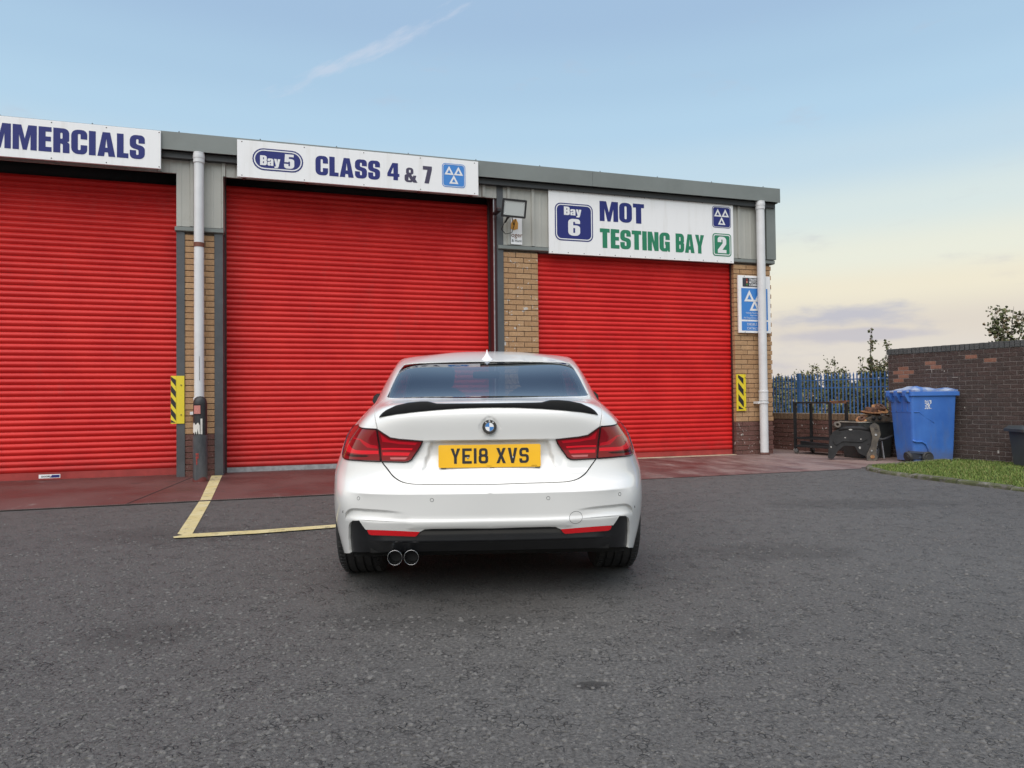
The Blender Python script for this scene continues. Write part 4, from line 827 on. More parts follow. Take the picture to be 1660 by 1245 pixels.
REG = [('hole', arch_r, .02), ('hole', arch_f, .02),
       ('reflector', OUT['reflector'], .01), ('diffuser', diff, .009),
       ('gap', band(dens(edge, .01, False), .0033), .012),
       ('light_bar', OUT['bar_l'], .01), ('light_bar2', OUT['bar_l2'], .01), ('light_dark', OUT['dark_l'], .01), ('light_bar', OUT['bar_a'], .01), ('light_bar', OUT['bar_b'], .01), ('light_bar2', OUT['bar_c'], .01), ('light_pale', OUT['rev_l'], .01),
       ('tail_light', OUT['tail_out'], .008), ('tail_light_in', OUT['tail_in'], .008),
       ('rear_window', glass, .01), ('side_window', sideq, .02), ('side_window', sidef, .02), ('windscreen', wscr, .02),
       ('gap', band(dens(door+[door[0]], .02, False), .003), .02), ('door', door, .02),
       ('boot_lid', lid, .01), ('rear_bumper', bumper, .012)]
us = np.concatenate([np.arange(0, UK[5], .0125), np.arange(UK[5], UK[8], .022), np.arange(UK[8], UK[-1], .045), [UK[-1]]]); vs_ = np.concatenate([np.arange(0, VK[8], .0125), np.arange(VK[8], VK[10]+.1, .02), np.arange(VK[10]+.1, VK[-1], .04), [VK[-1]]])
GU, GV = np.meshgrid(us, vs_); gp = np.stack([GU.ravel(), GV.ravel()], 1)
gp = gp[(gp[:, 0] < UK[6]) | (rng.random(len(gp)) < 2) & ((np.round(gp[:, 1]/.0125).astype(int) % 2 == 0) | (gp[:, 1] > VK[8]) | (gp[:, 1] < 1e-9))]
CP = []; CE = []
def add_loop(p, closed=True):
    b = len(CP); n = len(p); CP.extend([tuple(q) for q in p]); CE.extend([(b+i, b+(i+1) % n) for i in range(n if closed else n-1)])
for nm, poly, h in REG:
    p = dens(poly, h); p[:, 0] = np.clip(p[:, 0], 0, UK[-1]); p[:, 1] = np.clip(p[:, 1], 0, VK[-1]); add_loop(p)
for l in (L1, L2): add_loop(dens(l, .008, False), False); 

zl = np.linspace(0, iu(2.35), 50); 
for dz in (.8045, .8005, .7955, .790):
    vv = np.linspace(VK[4], VK[6], 300); add_loop([(u, float(np.interp(dz, base(np.full(300, u), vv)[:, 2], vv))) for u in zl], False)
for l, w_ in ((L1[9:], .004), (L1[9:], -.004), (L1[9:], .009), (L2[14:], .003), (L2[14:], -.003)):   # extra rows beside the bumper creases keep them clean
    t_ = np.gradient(l, axis=0); t_ /= np.linalg.norm(t_, axis=1, keepdims=True); add_loop(dens(l+np.stack([-t_[:, 1], t_[:, 0]], 1)*w_, .008, False), False)
lo_, hi_ = SC.min(0)-.02, SC.max(0)+.02; fu, fv = np.meshgrid(np.arange(lo_[0], hi_[0], .0062), np.arange(lo_[1], hi_[1], .0062)); fine_ = np.stack([fu.ravel(), fv.ravel()], 1)
gp = np.concatenate([gp[~((gp > lo_) & (gp < hi_)).all(1)], fine_])
cpa = np.array(CP); keep = np.ones(len(gp), bool)
for i in range(0, len(cpa), 64):                            # drop grid points that crowd an outline
    c = cpa[i:i+64]; lo, hi = c.min(0)-.006, c.max(0)+.006; m = np.where(((gp > lo) & (gp < hi)).all(1) & keep)[0]
    if len(m): keep[m[(np.abs(gp[m][:, None]-c[None]).max(2) < .0030).any(1)]] = False
onb = (gp[:, 0] < 1e-9) | (gp[:, 0] > UK[-1]-1e-9) | (gp[:, 1] < 1e-9) | (gp[:, 1] > VK[-1]-1e-9); gp = gp[keep | onb]
allp = np.concatenate([cpa, gp]); res = delaunay_2d_cdt([Vector(q) for q in allp], CE, [], 0, 2e-5, False)
UV = np.array([tuple(q) for q in res[0]]); TR = np.array([f for f in res[2] if len(f) == 3])
UV[:, 0] = np.where(UV[:, 0] < 3e-5, 0, UV[:, 0])
cen = UV[TR].mean(1); reg = np.full(len(TR), -1)
for k in range(len(REG)-1, -1, -1): reg[inpoly(cen, REG[k][1])] = k

CAR = thing('parked_car', 'white coupe parked rear-on with dark rear glass and a black boot lip spoiler', 'car', (-.145, 4.255, 0), R(2.4))
CO = np.array([0, -.83, 0])
def mk(name, v, f, nrm, m, parent, mats=None):
    me = bpy.data.meshes.new(name); me.from_pydata([tuple(q) for q in v], [], [tuple(int(i) for i in t) for t in f]); me.materials.append(m); me.shade_smooth()
    me.normals_split_custom_set_from_vertices([tuple(q) for q in nrm]); return link(name, me, parent)
def surface(name, sel, part, m, parent, rim=.012, side='both', push=0., gapin=.0):
    """lift the chosen triangles of the outline plan onto the body; side 'both' joins the two halves, 'L'/'R' makes one half"""
    T = TR[sel]; ids, inv_ = np.unique(T, return_inverse=True); T = inv_.reshape(-1, 3); uv = UV[ids]
    P, N = car_pn(uv[:, 0], uv[:, 1], part); P = P+N*push+CO
    ed = {}
    for t in T:
        for a, b in ((t[0], t[1]), (t[1], t[2]), (t[2], t[0])): ed[(a, b)] = 1
    bnd = [(a, b) for (a, b) in ed if (b, a) not in ed and not (uv[a, 0] < 1e-6 and uv[b, 0] < 1e-6)]
    V = [P]; NN = [N]; F = [T]
    if rim and bnd:
        bi = np.array(bnd); d = P[bi[:, 1]]-P[bi[:, 0]]; out = np.cross(d, N[bi[:, 0]]); out /= np.maximum(np.linalg.norm(out, axis=1, keepdims=True), 1e-9)
        acc = np.zeros_like(P); np.add.at(acc, bi[:, 0], out); np.add.at(acc, bi[:, 1], out); acc /= np.maximum(np.linalg.norm(acc, axis=1, keepdims=True), 1e-9)
        bl = np.unique(bi); mp = {q: i for i, q in enumerate(bl)}; b0 = len(P); top = P[bl]; bot = P[bl]-N[bl]*rim-acc[bl]*.001; nb = (N[bl]*.35+acc[bl]); nb /= np.linalg.norm(nb, axis=1, keepdims=True)
        V += [top, bot]; NN += [nb, acc[bl]]; k = len(bl)
        q = np.array([(b0+mp[a], b0+k+mp[a], b0+k+mp[b]) for a, b in bnd]+[(b0+mp[a], b0+k+mp[b], b0+mp[b]) for a, b in bnd]); F.append(q)
    V = np.concatenate(V); NN = np.concatenate(NN); F = np.concatenate(F); X = np.array([-1, 1, 1])
    if side == 'both': V, NN, F = np.concatenate([V, V*X]), np.concatenate([NN, NN*X]), np.concatenate([F, F[:, ::-1]+len(V)])
    elif side == 'L': V, NN, F = V*X, NN*X, F[:, ::-1]
    return mk(name, V, F, NN, m, parent)
def R_(*names): return np.isin(reg, [k for k, r_ in enumerate(REG) if r_[0] in names])
t = newmat('car_white'); 
t.col((.80, .80, .78)); t.b.inputs['Roughness'].default_value = .32; t.b.inputs['Coat Weight'].default_value = .9; t.b.inputs['Coat Roughness'].default_value = .03; t.b.inputs['Specular IOR Level'].default_value = .45; m_car = MATS['car_white']
m_gloss = mat('gloss_black', (.012, .013, .015), .18, coat=.6); m_trim = mat('trim_black', (.010, .011, .013), .30, var=.1, coat=.35); m_liner = mat('liner_black', (.008, .008, .008), .9)
def glass_mat(name, tint, amount):
    m = bpy.data.materials.new(name); m.use_nodes = True; n, l = m.node_tree.nodes, m.node_tree.links; n.remove(n['Principled BSDF'])
    tr_ = n.new('ShaderNodeBsdfTransparent'); tr_.inputs[0].default_value = (*tint, 1); gl = n.new('ShaderNodeBsdfGlossy'); gl.inputs['Roughness'].default_value = .015; gl.inputs[0].default_value = (.95, .97, 1, 1)
    fr = n.new('ShaderNodeFresnel'); ge = n.new('ShaderNodeNewGeometry'); io = n.new('ShaderNodeMath'); io.operation = 'MULTIPLY_ADD'; io.inputs[1].default_value = 1/1.52-1.52; io.inputs[2].default_value = 1.52; l.new(ge.outputs['Backfacing'], io.inputs[0]); l.new(io.outputs[0], fr.inputs[0]); ad = n.new('ShaderNodeMath'); ad.operation = 'MULTIPLY_ADD'; ad.inputs[1].default_value = 1.0; ad.inputs[2].default_value = amount; ad.use_clamp = True; l.new(fr.outputs[0], ad.inputs[0])
    mx = n.new('ShaderNodeMixShader'); l.new(ad.outputs[0], mx.inputs[0]); l.new(tr_.outputs[0], mx.inputs[1]); l.new(gl.outputs[0], mx.inputs[2]); l.new(mx.outputs[0], n['Material Output'].inputs[0]); MATS[name] = m; return m
m_glass = glass_mat('tinted_glass', (.30, .32, .33), .14); m_glass2 = glass_mat('clear_glass', (.62, .66, .65), .02)
t = newmat('lens_red'); t.col((.20, .002, .007)); t.b.inputs['Roughness'].default_value = .12; t.b.inputs['Specular IOR Level'].default_value = .25; t.b.inputs['Coat Weight'].default_value = .6; t.b.inputs['Coat Roughness'].default_value = .02
mat('lens_bright', (.72, .008, .022), .16, coat=.3, spec=.25); mat('lens_mid', (.48, .005, .016), .16, coat=.3, spec=.25); mat('lens_dark', (.018, .001, .002), .16, coat=.3, spec=.25); mat('lens_pale', (.52, .16, .16), .2, coat=.3, spec=.25); mat('reflector_lens', (.78, .008, .016), .2, coat=.8)

surface('body', (reg == -1), 'body', m_car, CAR)
surface('boot_lid', R_('boot_lid'), 'boot_lid', m_car, CAR, .016)
bump_ = surface('rear_bumper', R_('rear_bumper'), 'rear_bumper', m_car, CAR, .014)
dif = surface('diffuser', R_('diffuser'), 'diffuser', m_trim, CAR, .02)
rw = surface('rear_window', R_('rear_window'), 'x', m_glass, CAR, .006, push=-.003)
surface('windscreen', R_('windscreen'), 'x', m_glass2, CAR, .006, push=-.003)
for sd in 'LR':
    for k in [k for k, r_ in enumerate(REG) if r_[0] == 'side_window']: surface('side_window', reg == k, 'x', m_glass2 if 0 else m_glass, CAR, .006, sd, -.003)
    d_ = surface('door', R_('door'), 'body', m_car, CAR, .014, sd)
    for nm, ks_ in (('tail_light', ('tail_light', 'light_bar', 'light_bar2', 'light_dark')), ):
        pass
    for outer in (True, False):
        lens = surface('tail_light', R_('tail_light' if outer else 'tail_light_in'), 'tail_light', MATS['lens_red'], CAR, .012, sd)
        for k, r_ in enumerate(REG):
            if r_[0].startswith('light_'):
                isout = np.mean(np.asarray(r_[1])[:, 0]) > np.mean(np.asarray(OUT['tail_in'])[:, 0])*.5+np.mean(np.asarray(OUT['tail_out'])[:, 0])*.5
                if isout == outer:
                    nm, mm = {'light_bar': ('light_bar', 'lens_bright'), 'light_bar2': ('light_bar', 'lens_mid'), 'light_dark': ('light_divider', 'lens_dark'), 'light_pale': ('reversing_lens', 'lens_pale')}[r_[0]]
                    surface(nm, reg == k, 'tail_light', MATS[mm], lens, 0, sd)
        q = dens(np.array(OUT['tail_out' if outer else 'tail_in']), .006); q = np.concatenate([q, q[:1]]); Pq, Nq = car_pn(q[:, 0], q[:, 1], 'tail_light'); Pq = (Pq+CO+Nq*.0)*(np.array([-1, 1, 1]) if sd == 'L' else 1)
        MB().tube([tuple(z_) for z_ in Pq], .0038, 6, False).obj('lens_seal', MATS['lens_dark'], lens, smooth=True)
    surface('reflector', R_('reflector'), 'rear_bumper', MATS['reflector_lens'], CAR, .01, sd, .001)
# black shell added inside the body to darken the panel gaps; floor and seats
surface('inner_shell', (reg >= -1) & ~R_('hole', 'rear_window', 'side_window', 'windscreen', 'diffuser'), 'liner', m_liner, CAR, 0, push=-.03)
m_seat = mat('seat_black', (.018, .018, .02), .7)
MB().box(-.70, .70, -.55, 3.2, .20, .24).box(-.60, .60, -.66, -.5, .24, .40).box(-.78, .78, 1.7, 1.8, .22, .80).obj('floor_pan', m_liner, CAR)
def seat(x, y, w, name='seat'):
    mb = MB(); M = Matrix.Translation((x, y, .52)) @ Matrix.Rotation(R(14), 4, 'X')
    pts = [(-w/2, 0), (-w/2*.98, .35), (-w/2*.8, .53), (-w*.24, .58), (w*.24, .58), (w/2*.8, .53), (w/2*.98, .35), (w/2, 0)]; mb.prism(fillet([(a, b, .06) for a, b in pts], 3), -.055, .055, M)
    hd = fillet([(-.115, .60, .03), (-.13, .70, .05), (-.10, .795, .05), (.10, .795, .05), (.13, .70, .05), (.115, .60, .03)], 3); o = mb.obj(name, m_seat, CAR, angle=40)
    MB().prism(hd, -.04, .045, M).obj('headrest', m_seat, o, angle=40)
    MB().box(x-w/2, x+w/2, y, y+.5, .36, .52).obj('cushion', m_seat, o)
for x in (-.37, .37): seat(x, 1.35, .50)
mb = MB(); mb.prism(fillet([(-.62, .45, .03), (-.60, .93, .08), (.60, .93, .08), (.62, .45, .03)], 4), -.06, .06, Matrix.Translation((0, .30, .0)) @ Matrix.Rotation(R(16), 4, 'X') @ Matrix.Translation((0, .16, 0))); mb.obj('rear_bench', m_seat, CAR, angle=40)
MB().prism([(-.68, .78), (-.64, .90), (.64, .90), (.68, .78)], 2.0, 2.5).obj('dashboard', m_seat, CAR)
# parcel shelf under the rear glass
MB().box(-.55, .55, -.38, .12, .925, .94).obj('parcel_shelf', m_seat, CAR)
MB().prism(rrect(-.11, .11, 1.175, 1.235, .02), 1.60, 1.63).obj('interior_mirror', m_gloss, CAR)

# boot lip spoiler: swept section that hugs the boot edge and rises into two horns
t = newmat('carbon_weave'); P = t.pos(True); ck = t.n.new('ShaderNodeTexChecker'); t.l.new(P, ck.inputs['Vector']); ck.inputs['Scale'].default_value = 260; ck.inputs[1].default_value = (.006, .006, .007, 1); ck.inputs[2].default_value = (.018, .019, .02, 1); t.col(ck.outputs[0]); t.b.inputs['Roughness'].default_value = .4; t.b.inputs['Specular IOR Level'].default_value = .3; t.b.inputs['Coat Weight'].default_value = .3; t.b.inputs['Coat Roughness'].default_value = .06
xs = np.concatenate([np.linspace(0, .255, 12), np.linspace(.262, .31, 10), np.linspace(.325, .548, 26)])
zb = np.interp(xs, [0, .12, .25, .36, .46, .53, .548], [.9615, .960, .953, .944, .933, .921, .918]); zt = np.interp(xs, [0, .25, .262, .285, .305, .34, .40, .46, .51, .535, .548], [.983, .984, .985, .991, .9955, .9955, .990, .977, .955, .938, .922])
def rear_y(x, z):                                          # depth of the boot surface at (x, z)
    uu = np.interp(x, [0, .3, .53, .69], [0, UK[1], UK[2], UK[3]]); vv = np.linspace(VK[5], VK[9], 400)
    b = base(np.full(400, uu), vv); k = np.argmin(np.abs(b[:, 2]-z)); uu2 = np.interp(x, base(np.linspace(0, UK[4], 300), np.full(300, vv[k]))[:, 0], np.linspace(0, UK[4], 300)); b = base(np.full(400, uu2), vv); k = np.argmin(np.abs(b[:, 2]-z)); return b[k, 1]
rows = []
for x, a, b in zip(xs, zb, zt):
    y0 = rear_y(x, a); e = min(1, max(0, (b-a)/.022)); y1 = rear_y(x, min(a+.035, .985))
    ch = .10*e+.02; rows.append([(x, y0+.012, a-.002), (x, y0-.005, a), (x, y0-.009, a+(b-a)*.35), (x, y0-.008*e, b-.003*e), (x, y0-.003*e, b-.0006), (x, y0+.006, b), (x, y0+.5*ch, b-.003-.004*e), (x, y0+ch, b-.016*e-.006)])
rows = [[(-p[0], p[1], p[2]) for p in r_] for r_ in rows[:0:-1]]+rows; n = 8; mb = MB(); mb.add([(p[0], p[1]-.83, p[2]) for r_ in rows for p in r_], [(i*n+k, (i+1)*n+k, (i+1)*n+k+1, i*n+k+1) for i in range(len(rows)-1) for k in range(n-1)]); mb.obj('spoiler', MATS['carbon_weave'], CAR, angle=42, fix=True)

# roof aerial
mb = MB(); vs = []; NS = 9
for i in range(NS):
    q = i/(NS-1); z = 1.266+.064*q**.9; wd = .039*(1-q)**1.9+.0035; y0 = 1.17+.10*q; y1 = 1.33-.015*q
    vs += [(wd*math.copysign(abs(math.cos(a))**.55, math.cos(a)), (y0+y1)/2-.83+(y1-y0)/2*math.copysign(abs(math.sin(a))**.55, math.sin(a)), z+.018*(1-q)*math.sin(a)) for a in np.linspace(0, 2*math.pi, 16, endpoint=False)]
mb.add(vs, [(i*16+k, i*16+(k+1) % 16, (i+1)*16+(k+1) % 16, (i+1)*16+k) for i in range(NS-1) for k in range(16)]+[tuple(range((NS-1)*16, NS*16))]); mb.obj('roof_aerial', m_car, CAR, smooth=True)
# door mirrors
for sx in (-1, 1):
    mb = MB(); 
    prof = [(.755, 0), (.79, .045), (.85, .062), (.91, .058), (.938, .035), (.946, -.005), (.925, -.04), (.88, -.058), (.81, -.05), (.775, -.03)]
    for k, (yy, s_) in enumerate(((2.53, 1.), (2.56, 1.04), (2.62, .95), (2.67, .6))): mb.v += [(sx*(.855+(a-.855)*s_), yy-.83, 1.0+b*s_) for a, b in prof]
    n = len(prof); mb.f += [(k*n+i, k*n+(i+1) % n, (k+1)*n+(i+1) % n, (k+1)*n+i) for k in range(3) for i in range(n)]+[tuple(range(3*n, 4*n))]
    o = mb.obj('door_mirror', m_car, CAR, smooth=True, fix=True); g = MB(); g.add([(sx*(.855+(a-.855)*.93), 2.528-.83, 1.0+b*.93) for a, b in prof], [tuple(range(n))]); g.obj('mirror_glass', mat('mirror_face', (.02, .022, .025), .05, 0., .0, spec=.6), o)
    g = MB(); g.add([(sx*(.855+(a-.855)*1.02), 2.5275-.83, 1.0+b*1.02) for a, b in prof]+[(sx*(.855+(a-.855)*.93), 2.5275-.83, 1.0+b*.93) for a, b in prof], [(i, (i+1) % n, n+(i+1) % n, n+i) for i in range(n)]); g.obj('mirror_surround', m_trim, o)

# number plate
PY = .083-.83; PZ = .7225; pl = bpy.data.objects.new('number_plate', None); C.objects.link(pl); pl.parent = CAR; pl.location = (0, PY, PZ); pl.rotation_euler = (R(-2), 0, 0)
m_py = mat('plate_yellow', (.95, .52, .014), .38, coat=.4, var=.03); m_pk = mat('plate_black', (.022, .022, .026), .4)
mb = MB(); sheet(mb, [rrect(-.252, .252, -.056, .056, .008)], 0, None, .004); mb.obj('plate', m_py, pl)
tot = 7*0; word('YE18 XVS', -.192, -.0365, .075, -.0012, None, GP, .22*.63, fit=.385).obj('lettering', m_pk, pl)
mb = MB(); mb.bar((-.015, -.0012, -.0485), (.008, -.0012, -.0485), .002, .0004).bar((.205, -.0012, -.0485), (.232, -.0012, -.0485), .002, .0004).obj('maker_line', m_pk, pl)
mb = MB(); 
for x, z in ((-.108, -.008), (.115, -.008)): mb.lathe([(0, .004), (.004, .003), (.005, 0)], 10, Matrix.Translation((x, 0, z)) @ Matrix.Rotation(R(90), 4, 'X'))
mb.obj('plate_screw', m_galv, pl, smooth=True)
mb = MB(); mb.box(-.24, -.215, .002, .012, -.0595, -.054).box(.0, .022, .002, .012, -.0595, -.054).box(.225, .25, .002, .012, -.0595, -.054).obj('plate_clip', m_pk, pl)
# badge: black ring, quartered blue and white
BY = float(rear_y(.0, .866))-.83; bd = bpy.data.objects.new('badge', None); C.objects.link(bd); bd.parent = CAR; bd.location = (0, BY-.001, .866); bd.rotation_euler = (R(-3), 0, 0)
RX = Matrix.Rotation(R(90), 4, 'X'); MB().lathe([(.0, .0065), (.0335, .0060), (.0350, .0045), (.0355, 0), (.03, -.008)], 40, RX).obj('ring', m_gloss, bd, angle=40)
for q in range(4):
    a = [q*math.pi/2+k*math.pi/24 for k in range(13)]; sheet(MB(), [[(0, 0)]+[(.0205*math.cos(x), .0205*math.sin(x)) for x in a]], -.0075).obj('quarter', mat('badge_blue', (.03, .19, .50), .25, coat=.6) if q % 2 else mat('badge_white', (.78, .79, .8), .25, coat=.6), bd)
mb = MB(); sheet(mb, [[(.0218*math.cos(a), .0218*math.sin(a)) for a in np.linspace(0, 2*math.pi, 36, endpoint=False)], [(.0205*math.cos(a), .0205*math.sin(a)) for a in np.linspace(0, 2*math.pi, 36, endpoint=False)]], -.0078); mb.obj('inner_ring', m_galv, bd)
G['W'] = (.8, [[(0,1),(.15,0),(.33,0),(.4,.5),(.47,0),(.65,0),(.8,1),(.62,1),(.55,.4),(.48,1),(.32,1),(.25,.4),(.18,1)]])
for ch, an in (('B', 38), ('M', 0), ('W', -38)):
    M = Matrix.Rotation(R(-an), 4, 'Y'); w_ = G[ch][0]*.0085
    word(ch, -w_/2, .0240, .0085, -.0078, M, G).obj('letter', mat('badge_silver', (.6, .61, .62), .3), bd)
# sensors and tow-eye cover: thin ring grooves in the bumper
def groove(u, v, r_, parent, side):
    e = 1e-3; p0, pu, pv = base([u, u+e, u], [v, v, v+e]); lu, lv_ = np.linalg.norm(pu-p0)/e, np.linalg.norm(pv-p0)/e; t_ = np.linspace(0, 2*math.pi, 30)
    q, n = car_pn(u+r_*np.cos(t_)/lu, v+r_*np.sin(t_)/lv_, 'rear_bumper'); q = q+CO-n*.0002
    if side < 0: q = q*np.array([-1, 1, 1])
    return MB().tube([tuple(z_) for z_ in q], .0011, 5, False)
m_groove = mat('groove_dark', (.05, .05, .05), .7)
for sd in (-1, 1):
    for u, v in OUT['sensor']: groove(u, v, .0085, bump_, sd).obj('parking_sensor', m_groove, bump_)
groove(*TOW, .0325, bump_, 1).obj('tow_cover', m_groove, bump_)
# twin exhaust
for x in (-.468, -.388):
    MB().lathe([(.031, .30), (.033, .012), (.0345, .002), (.0355, .0), (.0365, .003), (.0365, .05), (.033, .30)], 36, Matrix.Translation((x, .075-.83, .233)) @ Matrix.Rotation(R(-90), 4, 'X')).obj('exhaust_tip', mat('exhaust_chrome', (.55, .55, .56), .16, 1.), CAR, smooth=True)
    MB().lathe([(0, .06), (.0315, .06)], 24, Matrix.Translation((x, .075-.83, .233)) @ Matrix.Rotation(R(-90), 4, 'X')).obj('exhaust_bore', m_liner, CAR)
MB().tube([(-.43, -.55, .25), (-.35, -.35, .27), (.3, -.4, .27)], .07, 12).obj('silencer', m_liner, CAR)
# wheels
t = newmat('tyre_rubber'); P = t.pos(True); t.col(t.mix(t.ramp(t.noise(25, 5, .6, P), .3, .7), (.016, .016, .017), (.034, .033, .033))); t.b.inputs['Roughness'].default_value = .72; t.bump(t.noise(90, 3, .6, P), .2, .003)
m_rim = mat('rim_grey', (.16, .165, .17), .3, .8)
def wheel(x, y, sx):
    w = bpy.data.objects.new('wheel', None); C.objects.link(w); w.parent = CAR; w.location = (x, y-.83, .335); w.rotation_euler = (0, R(90)*sx, 0)
    pr = [(.225, -.10), (.24, -.118), (.29, -.124), (.315, -.118), (.327, -.104)]
    for g in (-.068, -.024, .024, .068): pr += [(.3345, g-.0055), (.327, g-.0045), (.327, g+.0045), (.3345, g+.0055)]
    pr += [(.327, .104), (.315, .118), (.29, .124), (.24, .118), (.225, .10)]
    MB().lathe(pr, 64).obj('tyre', MATS['tyre_rubber'], w, angle=30)
    mb = MB()                                               # fine sipes across the shoulders
    for k in range(72):
        a = 2*math.pi*k/72; M = Matrix.Rotation(a, 4, 'Z')
        for z0, z1 in ((-.104, -.075), (.075, .104)): mb.box(.327, .3347, -.0075, .0075, z0, z1, M)
    tag(mb.obj('tread_blocks', MATS['tyre_rubber'], w), kind='stuff')
    mb = MB(); mb.lathe([(.225, -.1), (.215, -.09), (.20, -.06), (.20, .08), (.222, .105), (.228, .10)], 48)
    mb.obj('rim', m_rim, w, angle=35); mb = MB()
    for k in range(5):
        for o_ in (-.13, .13): M = Matrix.Rotation(2*math.pi*k/5+o_, 4, 'Z'); mb.add([M @ Vector(p) for p in ((.03, -.014, .085), (.03, .014, .085), (.215, .012, .098), (.215, -.012, .098), (.03, -.02, .05), (.03, .02, .05), (.21, .018, .06), (.21, -.018, .06))], [(0, 3, 2, 1), (4, 5, 6, 7), (0, 1, 5, 4), (1, 2, 6, 5), (2, 3, 7, 6), (3, 0, 4, 7)])
    mb.lathe([(0, .095), (.035, .09), (.06, .07), (.06, .03)], 20); mb.obj('spokes', m_rim, w); MB().lathe([(0, .02), (.165, .02), (.165, .04), (0, .04)], 32).obj('brake_disc', m_galv, w)
for y in (.83, 3.58):
    for sx in (-1, 1): wheel(sx*.724, y, sx)
for y in (.83, 3.58):
    for sx in (-1, 1):
        an = np.linspace(R(-18), R(198), 26); mb = MB(); mb.add([(sx*x, y-.83+.376*math.cos(a), .335+.376*math.sin(a)) for x in (.56, .80) for a in an]+[(sx*.56, y-.83, .335)], [(i, i+1, 27+i, 26+i) for i in range(25)]+[(i, i+1, 52) for i in range(25)]); mb.obj('wheel_housing', m_liner, CAR)
# front lights and grilles (on the far side)
for sx in (-1, 1):
    MB().prism(rrect(.34, .72, .60, .70, .03) if sx > 0 else rrect(-.72, -.34, .60, .70, .03), 3.20, 3.36).obj('headlight', mat('headlight_lens', (.5, .52, .55), .1, coat=1), CAR)
    MB().prism(rrect(.03, .25, .53, .68, .04) if sx > 0 else rrect(-.25, -.03, .53, .68, .04), 3.42, 3.545).obj('grille', m_gloss, CAR)

# ------------------------------------------------------------------ boundary wall, low wall and blue railings on the right (one straight line)
WA = Vector((6.11, 11.53, 0)); WR = math.atan2(-.875, .484)
def wsite(name, label, cat, x, y=0, z=0, group=None):
    M = Matrix.Translation(WA) @ Matrix.Rotation(WR, 4, 'Z'); return thing(name, label, cat, M @ Vector((x, y, z)), WR, group)
wl_ = wsite('boundary_wall', 'tall dark brown brick boundary wall with a blue-grey coping behind the wheelie bins', 'wall', 0); cw, lw_ = .0635, .172; NC = 26; ZT = NC*cw
MB().box(0.004, 5.0, .005, .21, 0, ZT+.002).obj('mortar', brick_mat('wall_mortar', (.19, .16, .15), (.29, .26, .245)), wl_)
hid = MB(); rest = MB(); pale = {(22, 1), (21, 2), (21, 1), (20, 1), (23, 4), (24, 7), (19, 1), (22, 4), (23, 9)}
for k in range(NC):
    z = k*cw; x = -(k % 2)*lw_/2; i = 0
    while x < 4.9:
        a, b = max(x, 0)+.003, x+lw_-.0035
        if b-a > .03:
            jy = float(rng.uniform(-.0035, .001)); hidden = (z < 1.08 and .25 < x < .72) or z < .06; m = mb_pale if (k, i) in pale else mb_dark
            if x > 2.05: rest.cbox(a, b, jy, .09, z, z+cw-.0075)
            elif hidden: hid.cbox(a, b, jy, .09, z, z+cw-.0075)
            else: link('brick', brick_mesh(round(b-a, 3), cw-.0075, .09, m), wl_, (a, jy+(.003 if m is mb_pale else 0), z))
        x += lw_; i += 1
tag(hid.obj('brickwork', mb_dark, wl_), kind='stuff'); tag(rest.obj('brickwork', mb_dark, wl_), kind='stuff')
x = 0
cop = MB()
while x < 4.9:
    if x < 2.1: link('coping_brick', brick_mesh(.060, .092, .24, mb_blue), wl_, (x, -.012+float(rng.uniform(-.004, .004)), ZT+.004+float(rng.uniform(-.002, .002))))
    else: cop.cbox(x, x+.06, -.012, .228, ZT+.004, ZT+.096)
    x += .0672
tag(cop.obj('coping', mb_blue, wl_), kind='stuff')
se = MB()
for k in range(NC): se.box(-.006, .05, .10, .2, k*cw, k*cw+cw-.0065)
tag(se.obj('brickwork', mb_dark, wl_), kind='stuff')
em = MB()
for a, b, c, d in ((.62, .75, 1.385, 1.389), (.71, .714, 1.34, 1.385), (.86, .875, 1.37, 1.376), (.90, .906, 1.345, 1.37), (1.02, 1.10, 1.255, 1.26), (1.35, 1.42, .93, .934), (1.18, 1.19, .80, .82), (1.62, 1.64, .16, .20), (1.36, 1.38, .17, .175)): em.box(a, b, -.006, .0, c, d)
em.obj('lime_marks', mat('lime_white', (.45, .42, .39), .9), wl_)

lo = wsite('low_wall', 'low red painted brick wall under the blue railings behind the black steel cage', 'wall', -3.9)
L_ = 3.885; MB().box(0, L_, .009, .2, 0, .67).obj('mortar', MATS['mortar'], lo); hid = MB()
for k in range(7):
    x = -(k % 2)*BL/2
    while x < L_-.02:
        a, b = max(x, 0)+.005, min(x+BL, L_)-.005
        if b-a > .03:
            if x < 1.1 or (k < 2 and x > 2.2): hid.cbox(a, b, 0, .1, k*CH, k*CH+CH-.01)
            else: link('brick', brick_mesh(round(b-a, 3), CH-.01, .1, mb_red), lo, (a, float(rng.uniform(-.003, .003)), k*CH))
        x += BL
tag(hid.obj('brickwork', mb_red, lo), kind='stuff'); x = 0
while x < L_-.08:
    link('coping_brick', brick_mesh(.073, .106, .225, mb_brown), lo, (x+.003, -.008+float(rng.uniform(-.003, .003)), 7*CH+.002)); x += .0825
MB().box(0, L_, -.004, .2, .6865, .692).obj('coping_bed', mat('bed_mortar', (.36, .31, .24), .9), lo)
m_rail = mat('railing_blue', (.05, .125, .29), .5, var=.2, vscale=5, dirt=(.10, .11, .13), dirt_scale=14, dirt_amt=.4)
fe = wsite('railings', 'blue steel palisade railings standing on the low brick wall', 'fence', -3.9, .09, .69)
pm = MB(); w_ = .0125
pr = [(-w_, .006), (-w_*.55, -.006), (0, .003), (w_*.55, -.006), (w_, .006)]
pm.v = [(a, b, 0) for a, b in pr]+[(a, b, .675) for a, b in pr]+[(0, 0, .725)]; pm.f = [(i, i+1, i+6, i+5) for i in range(4)]+[(i+5, i+6, 10) for i in range(4)]; pme = pm.mesh('pale', m_rail)
x = .02
